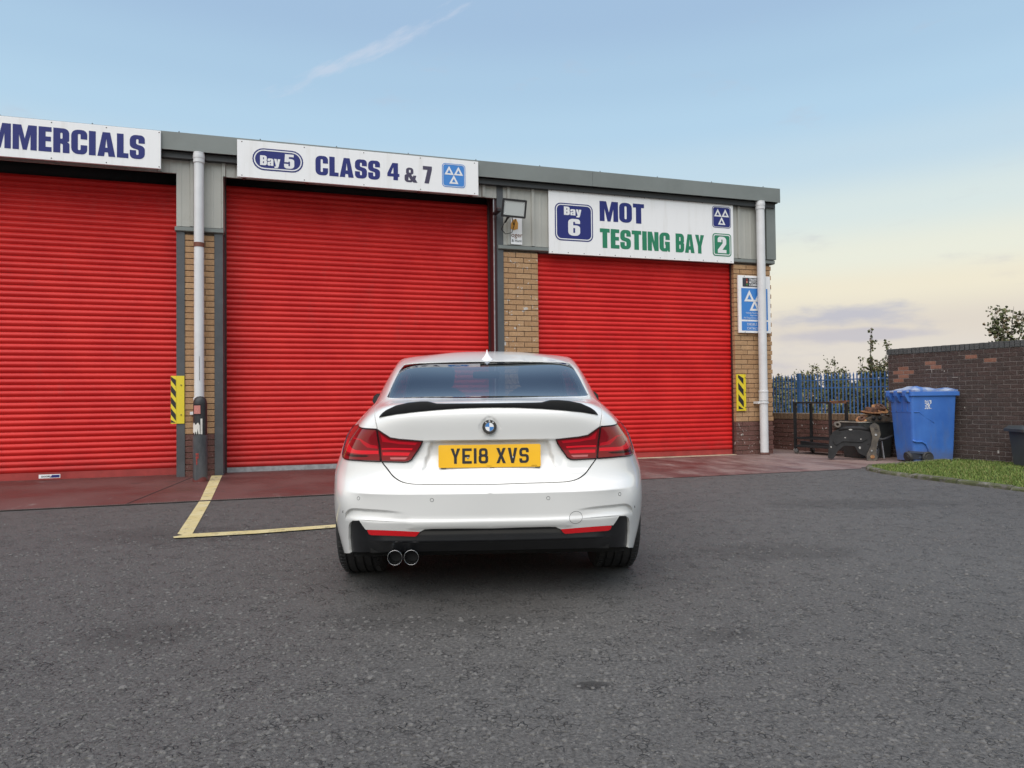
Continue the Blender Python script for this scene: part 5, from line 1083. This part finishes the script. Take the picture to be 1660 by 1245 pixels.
while x < 3.87:
    if abs(x-2.1) > .045: link('pale', pme, fe, (x, -.016, .0), (R(float(rng.uniform(-.5, .5))), R(float(rng.uniform(-.7, .7))), 0))
    x += .0712
for z in (.455, .595): MB().box(0, 3.885, -.008, .022, z-.009, z+.009).obj('rail', m_rail, fe)
MB().box(2.073, 2.127, -.03, .025, 0, .735).obj('post', m_rail, fe); MB().box(3.86, 3.885, -.03, .025, 0, .72).obj('post', m_rail, fe)

# ------------------------------------------------------------------ black steel cage on castors
m_blk = mat('cage_black', (.014, .014, .015), .55, var=.3); m_rst = mat('cage_rust', (.20, .085, .045), .8, var=.3)
ca = wsite('steel_cage', 'black steel frame trolley on castors standing against the low brick wall', 'trolley', -1.325, -.62, 0); LX, DY, H = .70, .42, .90
for x, y in ((0, 0), (LX, 0), (0, DY), (LX, DY)): MB().box(x-.019, x+.019, y-.019, y+.019, .10, H).obj('upright', m_blk, ca)
for y in (0, DY):
    for z, m in ((H-.012, m_blk), (.275, m_blk), (.135, m_blk)): MB().box(.02, LX-.02, y-.014, y+.014, z-.014, z+.014).obj('rail', m, ca)
for x in (0, LX):
    for z in (H-.012, .275, .135): MB().box(x-.014, x+.014, .02, DY-.02, z-.014, z+.014).obj('rail', m_rst if (x and z > .8) else m_blk, ca)
MB().box(LX-.02, LX+.02, .02, DY+.06, H+.003, H+.02).obj('rusty_edge', m_rst, ca)
MB().box(.02, LX-.02, .02, DY-.02, .148, .158).obj('tray', mat('tray_dark', (.03, .03, .03), .7), ca)
MB().box(.05, LX+.25, .05, .12, .16, .23, Matrix.Rotation(R(4), 4, 'Y')).obj('loose_channel', m_blk, ca)
for x, y in ((0, 0), (LX, 0), (0, DY), (LX, DY)):
    cs = MB().lathe([(0, -.016), (.045, -.016), (.05, -.01), (.05, .01), (.045, .016), (0, .016)], 20, Matrix.Translation((x, y+.02, .052)) @ Matrix.Rotation(R(70), 4, 'Y')).obj('castor', mat('castor_grey', (.10, .095, .09), .6), ca, angle=40)
    MB().bar((x-.02, y, .10), (x-.02, y+.02, .05), .006, .03).bar((x+.02, y, .10), (x+.02, y+.02, .05), .006, .03).obj('fork', m_galv, cs)

# ------------------------------------------------------------------ scrap: dark bin with rusty discs, axle subframe
def face_cam(x, y): return math.atan2(-x, y)*-1
sx0, sy0 = 6.02, 11.28
bx = thing('parts_bin', 'low dark grey plastic bin of scrap standing between the subframe and the blue bin', 'bin', (5.78, 11.36, 0), R(14))
m_bin = mat('bin_charcoal', (.032, .036, .036), .6, var=.25, vscale=4, dirt=(.10, .095, .08), dirt_scale=6, dirt_amt=.5)
mb = MB(); o0, o1 = rrect(-.30, .28, -.05, .36, .05), rrect(-.345, .33, -.09, .42, .06); n = len(o0)
i1 = rrect(-.325, .31, -.07, .40, .05)
mb.add([(x, y, .01) for x, y in o0]+[(x, y, .575) for x, y in o1]+[(x, y, .575) for x, y in i1]+[(x, y, .30) for x, y in i1], [(i, (i+1) % n, (i+1) % n+n, i+n) for i in range(n)]+[(i+n, (i+1) % n+n, (i+1) % n+2*n, i+2*n) for i in range(n)]+[(i+2*n, (i+1) % n+2*n, (i+1) % n+3*n, i+3*n) for i in range(n)]+[tuple(range(3*n, 4*n))]); mb.obj('tub', m_bin, bx, angle=35)
mb = MB(); q0, q1 = rrect(-.355, .34, -.10, .43, .06), i1; mb.add([(x, y, z) for z in (.572, .588) for x, y in q0]+[(x, y, .588) for x, y in q1], [(i, (i+1) % n, (i+1) % n+n, i+n) for i in range(n)]+[(i+n, (i+1) % n+n, (i+1) % n+2*n, i+2*n) for i in range(n)]); mb.obj('rim', mat('bin_rim', (.28, .27, .23), .6, var=.3), bx)
t = newmat('rust'); P = t.pos(True); c = t.mix(t.ramp(t.noise(18, 6, .7, P), .35, .65), (.16, .065, .032), (.34, .165, .065)); c = t.mix(t.ramp(t.noise(7, 4, .6, P), .55, .7), c, (.46, .27, .11)); t.col(c); t.b.inputs['Roughness'].default_value = .85; t.bump(t.noise(60, 5, .7, P), .4, .004)
m_iron = mat('worn_iron', (.10, .085, .07), .6, .3, var=.4, vscale=14, dirt=(.22, .11, .05), dirt_scale=9, dirt_amt=.6)
def disc(label, x, y, z, rot, r, hat, m):
    d = thing('brake_disc', label, 'brake disc', (x, y, z), 0, 'rusty brake discs on the scrap bin'); d.rotation_euler = rot
    pr = [(r*.38, -.008), (r, -.010), (r+.002, -.003), (r, .006), (r*.62, .008)]; MB().lathe(pr, 40).obj('rotor', m, d, angle=30)
    pr = [(r*.62, .008), (r*.60, hat-.006), (r*.56, hat), (r*.25, hat), (r*.25, hat-.02)]; o = MB().lathe(pr, 40).obj('hat', mat('rust_dark', (.11, .055, .035), .85, var=.5, vscale=20, bump=.3), d, angle=30)
    k = MB()
    for i in range(5): k.lathe([(0, hat+.0006), (.009, hat+.0006)], 8, Matrix.Translation((r*.42*math.cos(i*1.257), r*.42*math.sin(i*1.257), 0)))
    k.obj('stud_hole', m_black, d)
disc('rusty brake disc with a tall hat on top of the scrap heap', 5.74, 11.36, .735, (R(5), R(4), 0), .155, .075, MATS['rust'])
disc('wide flat brake disc lying under the top one, edge showing', 5.80, 11.42, .70, (R(9), R(9), 0), .185, .02, m_iron)
disc('orange rusty disc half hidden at the left of the scrap heap', 5.58, 11.34, .625, (R(24), R(-28), 0), .095, .03, MATS['rust'])
disc('brown brake disc tilted behind the heap beside the blue bin', 5.98, 11.56, .78, (R(30), R(14), 0), .13, .06, MATS['rust'])
hb = thing('wheel_hub', 'greasy iron hub carrier under the stacked brake discs', 'hub', (5.77, 11.28, .59), R(10))
mb = MB(); mb.prism(fillet([(-.16, .0, .02), (-.15, .055, .03), (-.06, .095, .03), (.15, .085, .03), (.26, .03, .03), (.24, -.0, .02)], 3), -.05, .14); mb.obj('casting', m_iron, hb, angle=40)
for x in (-.085, .02): MB().lathe([(0, .03), (.022, .026), (.03, .01), (.03, -.02)], 16, Matrix.Translation((x, -.055, .052)) @ Matrix.Rotation(R(90), 4, 'X')).obj('bolt_head', m_blk, hb, angle=40)

sf = thing('subframe', 'black pressed steel axle subframe with a worn tan arm leaning on the scrap bin', 'car part', (5.28, 11.0, 0), R(-24)); sf.rotation_euler = (R(-9), 0, R(-22))
k_ = .00975; PX = lambda l: [((a-1384)*k_*.90, (744.5-b)*k_) for a, b in l]; PR = lambda l, r_: [(a, b, r_) for a, b in PX(l)]
m_sf = mat('subframe_black', (.014, .014, .015), .6, var=.35, vscale=10, bump=.2, bscale=30, dirt=(.035, .033, .03), dirt_scale=12, dirt_amt=.5, spec=.3)
mb = MB(); mb.prism(fillet(PR([(1345, 708), (1351, 699), (1362, 694), (1408, 694), (1414, 706), (1410, 720), (1407, 743), (1400, 737), (1391, 733), (1385, 722), (1367, 722), (1357, 731), (1351, 742), (1341, 742)], .03), 4), -.035, .055); mb.obj('pressing', m_sf, sf, angle=40)
mb = MB(); mb.prism(fillet(PR([(1356, 705), (1372, 702), (1400, 703), (1407, 710), (1396, 716), (1366, 715), (1354, 722), (1350, 714)], .03), 4), -.052, -.034); mb.obj('raised_panel', m_sf, sf, angle=40)
MB().tube([(a, -.01, b) for a, b in PX([(1360, 696), (1375, 693.5), (1394, 693.5), (1412, 697)])], .035, 14).obj('cross_tube', m_sf, sf, smooth=True)
bu = MB().lathe([(.022, -.05), (.022, .05), (.05, .05), (.056, .04), (.056, -.04), (.05, -.05), (.022, -.05)], 28, Matrix.Translation((PX([(1357, 689)])[0][0], 0, PX([(1357, 689)])[0][1])) @ Matrix.Rotation(R(75), 4, 'X') @ Matrix.Rotation(R(15), 4, 'Y')).obj('bush', m_iron, sf, angle=40)
mt = mat('worn_tan', (.075, .062, .045), .6, var=.45, vscale=9, bump=.3, bscale=25, dirt=(.035, .03, .028), dirt_scale=8, dirt_lo=.48, dirt_hi=.62, dirt_amt=.8)
mb = MB(); mb.prism(fillet(PR([(1409, 690), (1417, 684.5), (1424, 690), (1426, 704), (1421, 716), (1418, 730), (1420, 742), (1413, 749), (1403, 746), (1403, 736), (1410, 722), (1413, 708)], .04), 4), -.085, .02); arm = mb.obj('arm', mt, sf, angle=40)
for a, b, r_, m, py in ((1419, 694, .020, m_iron, -.087), (1418.5, 704.5, .017, m_galv, -.087), (1412, 739, .030, MATS['rust'], -.087), (1411, 729.5, .013, m_galv, -.087)):
    px_, pz_ = PX([(a, b)])[0]; MB().lathe([(0, .004), (r_*.5, .004), (r_*.55, .012), (r_*.9, .012), (r_, 0)], 18, Matrix.Translation((px_, py, pz_)) @ Matrix.Rotation(R(90), 4, 'X')).obj('bush_end', m, arm, angle=40)
for a, b, rx, rz_, py in ((1370, 709, .010, .010, -.053), (1395, 711, .010, .010, -.053), (1347, 724, .012, .012, -.036), (1393, 724.5, .014, .020, -.036), (1379, 696, .026, .011, -.047)):
    px_, pz_ = PX([(a, b)])[0]; sheet(MB(), [[(px_+rx*math.cos(q), pz_+rz_*math.sin(q)) for q in np.linspace(0, 2*math.pi, 16, endpoint=False)]], py).obj('hole', mat('hole_pale', (.34, .33, .31), .7), sf)
for a, b in ((1381, 711), (1377, 711.5), (1364, 707), (1362, 700)): px_, pz_ = PX([(a, b)])[0]; sheet(MB(), [[(px_+.011*math.cos(q), pz_+.009*math.sin(q)) for q in np.linspace(0, 2*math.pi, 12, endpoint=False)]], -.0535).obj('hole', m_black, sf)
hs = thing('scrap_hose', 'bent black hose and bracket lying between the subframe and the blue bin', 'scrap', (5.58, 10.95, 0), 0)
MB().tube([(-.12, 0, .25), (0, -.02, .30), (.12, -.05, .33), (.26, -.05, .38)], .022, 10).tube([(-.02, .0, .30), (.03, -.05, .16), (.0, -.06, .04), (-.08, -.05, .03)], .016, 8).obj('hose', m_blk, hs, smooth=True)
mb = MB(); mb.bar((.02, .02, .02), (.05, .03, .34), .02).bar((.05, .03, .34), (.14, .05, .33), .02).bar((.12, .04, .30), (.13, .0, .03), .03, .012); mb.obj('bracket', m_galv, hs)

# ------------------------------------------------------------------ blue wheeled bin
BB = thing('wheeled_bin', 'large blue wheeled bin with a battered lid and a white smear by the wall', 'bin', (5.86, 10.42, 0), R(6))
BB.scale = (.80, 1, 1)                                      # narrower body; the wheels keep their round shape below
t = newmat('bin_blue'); P = t.pos(True); Zc = t.sepx(P)[2]
c = t.mix(t.ramp(t.noise(2.5, 5, .6, P), .3, .7), (.04, .14, .48), (.06, .185, .56)); c = t.mix(t.math('MULTIPLY', t.ramp(t.noise(5, 7, .7, P, (1, 1, .3)), .50, .72), .4), c, (.12, .17, .30)); c = t.mix(t.math('MULTIPLY', t.ramp(t.math('ADD', Zc, t.math('MULTIPLY', t.noise(6, 5, .65, P), .25)), .38, .22), .45), c, (.13, .12, .12)); t.col(c); t.b.inputs['Roughness'].default_value = .45; t.bump(t.noise(12, 4, .6, P), .12, .01)
m_bb = MATS['bin_blue']; m_bl = mat('bin_lid_blue', (.06, .15, .40), .5, var=.25, vscale=5, dirt=(.42, .47, .55), dirt_scale=4, dirt_lo=.36, dirt_hi=.56, dirt_amt=.8)
lv = [(.03, .02, .0, .80, .40, .03), (.27, .005, -.005, .83, .44, .045), (.72, -.02, -.02, .855, .47, .05), (.985, -.03, -.03, .87, .49, .05)]; mb = MB(); n = None
for z, x0, y0, x1, y1, r_ in lv: q = rrect(x0, x1, y0, y1, r_, 5); n = len(q); mb.v += [(a, b, z) for a, b in q]
mb.f = [(k*n+i, k*n+(i+1) % n, (k+1)*n+(i+1) % n, (k+1)*n+i) for k in range(len(lv)-1) for i in range(n)]+[tuple(reversed(range(n)))]; mb.obj('tub', m_bb, BB, angle=40)
q0, q1 = rrect(-.055, .93, -.055, .53, .055, 5), rrect(-.035, .87, -.03, .50, .05, 5); mb = MB(); n = len(q0); mb.add([(a, b, .985) for a, b in q1]+[(a, b, .99) for a, b in q0]+[(a, b, 1.045) for a, b in q0]+[(a, b, 1.05) for a, b in q1], [(k*n+i, k*n+(i+1) % n, (k+1)*n+(i+1) % n, (k+1)*n+i) for k in range(3) for i in range(n)]+[tuple(range(3*n, 4*n))]); mb.obj('rim', m_bb, BB, angle=40)
NX, NY = 22, 12; mb = MB()                                  # battered, sagging lid
for top in (0, 1):
    for j in range(NY+1):
        for i in range(NX+1):
            a, b = i/NX, j/NY; x = .05+.84*a; y = -.03+.54*b; e = min(a, 1-a, b*.8, (1-b)*.8)
            z = 1.052+(.026 if top else 0)*1+min(e*3, .30)*.16*(.6+.6*math.sin(a*5.1+.6)*.5+.25*math.sin(a*9+b*5))-(.02*math.exp(-((a-.72)/.08)**2) if top else 0)+.012*math.sin(a*17+b*3)*min(1, e*6)
            mb.v.append((x, y, z))
m_ = (NX+1)*(NY+1); st = lambda i, j, t_: t_*m_+j*(NX+1)+i
for j in range(NY):
    for i in range(NX): mb.f += [(st(i, j, 1), st(i+1, j, 1), st(i+1, j+1, 1), st(i, j+1, 1)), (st(i, j, 0), st(i, j+1, 0), st(i+1, j+1, 0), st(i+1, j, 0))]
for i in range(NX): mb.f += [(st(i, 0, 0), st(i+1, 0, 0), st(i+1, 0, 1), st(i, 0, 1)), (st(i, NY, 0), st(i, NY, 1), st(i+1, NY, 1), st(i+1, NY, 0))]
for j in range(NY): mb.f += [(st(0, j, 0), st(0, j, 1), st(0, j+1, 1), st(0, j+1, 0)), (st(NX, j, 0), st(NX, j+1, 0), st(NX, j+1, 1), st(NX, j, 1))]
mb.obj('lid', m_bl, BB, angle=50)
for y in (.04, .24, .42):                                   # lifting lugs and hinge blocks on the left side
    mb = MB(); mb.prism(fillet([(-.12, 1.065, .012), (-.02, 1.07, .01), (-.02, .90, .02), (-.06, .90, .02), (-.12, .99, .02)], 3), y-.035, y+.035); mb.obj('hinge_lug', m_bb, BB, angle=40)
MB().tube([(-.09, -.03, 1.05), (-.09, .50, 1.05)], .018, 10).obj('hinge_bar', m_bl, BB, smooth=True)
for y in (.08, .2, .32): MB().box(-.034, -.016, y-.012, y+.012, .76, .99).obj('side_rib', m_bb, BB)
MB().box(-.026, .0, .0, .45, .745, .757).obj('side_step', m_bb, BB)
MB().tube([(.02, -.03, .755), (.12, -.022, .75), (.24, -.014, .68), (.42, -.012, .585)], .006, 6).obj('moulded_line', m_bb, BB, smooth=True)
mb = MB(); mb.tube([(-.02, -.02, .335), (.06, -.018, .315), (.17, -.016, .315), (.245, -.016, .28), (.29, -.014, .21), (.30, -.012, .12)], .014, 8); mb.obj('wheel_arch', m_bb, BB, smooth=True)
MB().box(-.055, .26, -.012, -.006, .06, .15).obj('arch_shade', mat('bin_shadow', (.03, .035, .05), .7), BB)  # dark plate painted as the shade under the wheel arch
for x, y in ((.20, -.045), (-.045, .04), (.66, .36)): MB().lathe([(0, -.025), (.045, -.025), (.05, -.018), (.075, -.022), (.085, -.012), (.085, .012), (.075, .022), (.05, .018), (.045, .025), (0, .025)], 28, Matrix.Translation((x, y, .086)) @ (Matrix.Rotation(R(90), 4, 'X') if y < .03 else Matrix.Rotation(R(75), 4, 'Y'))).obj('wheel', mat('wheel_rubber', (.035, .035, .036), .7, var=.3), BB, angle=35)
MB().bar((-.05, .02, .17), (.20, -.02, .15), .05, .03).bar((-.05, .02, .10), (.2, -.02, .08), .02).obj('wheel_bracket', mat('bracket_navy', (.05, .065, .11), .6), BB)
sm = MB(); rs = np.random.default_rng(3)
for i in range(9):
    for k in range(7):
        if rs.random() < .78-.05*k: x = .235+i*.014+rs.uniform(-.003, .003); z = .925-k*.019-rs.random()*.004; sm.box(x, x+rs.uniform(.009, .016), -.0335, -.022, z-rs.uniform(.010, .021), z, Matrix.Translation((0, (.985-z)*.037+.001, 0)))
for o_ in list(BB.children):
    if o_.name.split('.')[0] in ('wheel', 'wheel_bracket', 'arch_shade'): o_.scale = (1.25, 1, 1)
sm.obj('white_smear', mat('smear_white', (.72, .73, .74), .7), BB)
# grey wheelie bin at the right edge
GB = thing('wheelie_bin', 'small grey wheelie bin cut off by the right edge of the picture', 'bin', (6.70, 9.30, 0), R(-4)); m_gb = mat('bin_grey', (.05, .058, .062), .5, var=.2, vscale=3)
mb = MB(); lv = [(.05, .035, .02, .43, .33), (.50, .0, -.01, .47, .36)]
for z, x0, y0, x1, y1 in lv: q = rrect(x0, x1, y0, y1, .035); n = len(q); mb.v += [(a, b, z) for a, b in q]
mb.f = [(i, (i+1) % n, (i+1) % n+n, i+n) for i in range(n)]+[tuple(reversed(range(n))), tuple(range(n, 2*n))]; mb.obj('tub', m_gb, GB, angle=40)
q0 = rrect(-.045, .51, -.05, .40, .04); q1 = rrect(-.01, .47, -.015, .36, .05); n = len(q0); mb = MB(); mb.add([(a, b, .50) for a, b in q0]+[(a, b, .535) for a, b in q0]+[(a, b, .575) for a, b in q1], [(k*n+i, k*n+(i+1) % n, (k+1)*n+(i+1) % n, (k+1)*n+i) for k in range(2) for i in range(n)]+[tuple(range(2*n, 3*n)), tuple(reversed(range(n)))]); mb.obj('lid', m_gb, GB, angle=30)

# ------------------------------------------------------------------ shrubs and trees beyond the railings
leafm = []
for nm, c in (('leaf_olive', (.20, .195, .08)), ('leaf_green', (.13, .145, .055)), ('leaf_dark', (.085, .095, .042)), ('leaf_brown', (.21, .16, .10))):
    m = mat(nm, c, .6, var=.2, vscale=3, spec=.3); leafm.append(m)
m_twig = mat('twig', (.06, .048, .038), .85)
def shrub(name, label, cat, x, y, h, wdt, nstem, nleaf, leaf=.05, bare=.25, group=None, spread=.5, z0=0., mix=(0, 1, 1, 2, 3), seed=1, trunk=None):
    g = np.random.default_rng(seed); th = thing(name, label, cat, (x, y, z0), 0, group); mb = MB(); tips = []
    for i in range(nstem):
        a = g.uniform(0, 6.283); r0 = g.uniform(0, .15)*wdt; top = Vector((math.cos(a)*g.uniform(.1, spread)*wdt, math.sin(a)*g.uniform(.1, spread)*wdt*.8, h*g.uniform(.55, 1.0)))
        st = Vector((math.cos(a)*r0, math.sin(a)*r0, 0)) if not trunk else Vector((0, 0, trunk)); mid = st.lerp(top, .5)+Vector((g.uniform(-.1, .1)*wdt, g.uniform(-.1, .1)*wdt, h*.06)); pts = [st, st.lerp(mid, .6), mid, mid.lerp(top, .55)+Vector((g.uniform(-.04, .04), g.uniform(-.04, .04), 0)), top]
        mb.tube(pts, [.016, .013, .010, .007, .002], 5, False)
        for k in range(9):
            q = g.uniform(.3, 1); p = pts[2].lerp(top, (q-.3)/.7) if q > .3 else mid; e = p+Vector((g.normal(0, .12), g.normal(0, .12), g.uniform(.02, .22)))*wdt*.55; mb.tube([p, p.lerp(e, .5)+Vector((0, 0, .01)), e], [.005, .0035, .0015], 4, False); tips.append((p, e))
    if trunk: mb.tube([(0, 0, 0), (.02, 0, trunk*.5), (0, 0, trunk+.05)], [.06, .05, .035], 8)
    mb.obj('branches', m_twig, th, smooth=True); vs = []; fs = []; mi = []
    for i in range(nleaf):
        p, e = tips[int(g.integers(0, len(tips)))]; c = p.lerp(e, g.uniform(.15, 1.05))+Vector(g.normal(0, .035*wdt, 3)); d = Vector(g.normal(0, 1, 3)).normalized(); s_ = leaf*g.uniform(.6, 1.25); q = d.cross(Vector(g.normal(0, 1, 3))).normalized()*s_*.45; b = len(vs)
        vs += [tuple(c), tuple(c+d*s_*.5+q), tuple(c+d*s_), tuple(c+d*s_*.5-q)]; fs.append((b, b+1, b+2, b+3)); mi.append(mix[int(g.integers(0, len(mix)))])
    me = bpy.data.meshes.new('leaves'); me.from_pydata(vs, [], fs)
    for m in leafm: me.materials.append(m)
    me.polygons.foreach_set('material_index', mi); tag(link('leaves', me, th), kind='stuff'); return th
def at_px(px, D): return ((px-830)/1151*D, D)
GRP = 'shrubs growing beyond the blue railings'
for i, (px, D, ytop, wd, ns, nl, lab, mix) in enumerate([
    (1252, 17, 598, 1.0, 9, 2600, 'olive shrub showing beside the building corner behind the railings', (0, 0, 1, 3)),
    (1283, 19, 600, 1.1, 9, 2600, 'low dark shrub behind the blue railing post', (1, 2, 2)),
    (1310, 16.5, 583, .95, 12, 2400, 'pale olive twiggy shrub rising above the left part of the railings', (0, 0, 1, 1)),
    (1340, 17.5, 588, 1.0, 12, 2800, 'leafy green shrub in the middle of the railings', (0, 1, 1)),
    (1357, 16, 580, .8, 10, 1500, 'spiky sapling topping the middle of the railings', (2, 1, 2)),
    (1385, 17, 602, 1.1, 10, 3000, 'dense dark green shrub behind the right part of the railings', (1, 2, 1)),
    (1412, 15, 585, 1.0, 11, 2800, 'bushy green shrub in front of the tall thin sapling', (1, 1, 2, 3)),
    (1438, 15.5, 590, .9, 10, 2600, 'dark shrub at the end of the tall brick wall', (2, 1, 2))]):
    x, y = at_px(px, D); shrub('shrub', lab, 'shrub', x, y, 1+(642-ytop)*D/1151, wd, ns+5, int(nl*.62), .048, group=GRP, mix=mix, seed=20+i)
x, y = at_px(1424, 15.2); shrub('sapling', 'tall thin dark sapling rising past the left end of the brick wall', 'tree', x, y, 2.46, .62, 7, 620, .06, spread=.42, mix=(2, 2, 3, 1), seed=5)
x, y = at_px(1641, 13.2); shrub('tree', 'loose leafed tree rising behind the brick wall at the right edge', 'tree', x, y, 2.62, 1.15, 15, 1500, .062, spread=.55, mix=(1, 2, 2, 3), seed=11, trunk=.7)
# rough bank of bramble that closes the view below the shrubs
vs = []; fs = []; mi = []; g = np.random.default_rng(4)
for i in range(42000):
    D = g.uniform(15, 21); px = g.uniform(1215, 1700); x = (px-830)/1151*D; top = (1.42+.14*math.sin(px*.05)+.12*math.sin(px*.13+1))*min(1, .55+.08*(D-14)); z = top*math.sqrt(g.random()); c = Vector((x, D, z)); d = Vector(g.normal(0, 1, 3)).normalized(); s_ = .075*g.uniform(.6, 1.3); q = d.cross(Vector(g.normal(0, 1, 3))).normalized()*s_*.5; b = len(vs)
    vs += [tuple(c), tuple(c+d*s_*.5+q), tuple(c+d*s_), tuple(c+d*s_*.5-q)]; fs.append((b, b+1, b+2, b+3)); mi.append(int(g.choice([1, 2, 3, 3, 0, 0, 1])))
me = bpy.data.meshes.new('bramble_bank'); me.from_pydata(vs, [], fs)
for m in leafm: me.materials.append(m)
me.polygons.foreach_set('material_index', mi); tag(link('bramble_bank', me), kind='stuff')
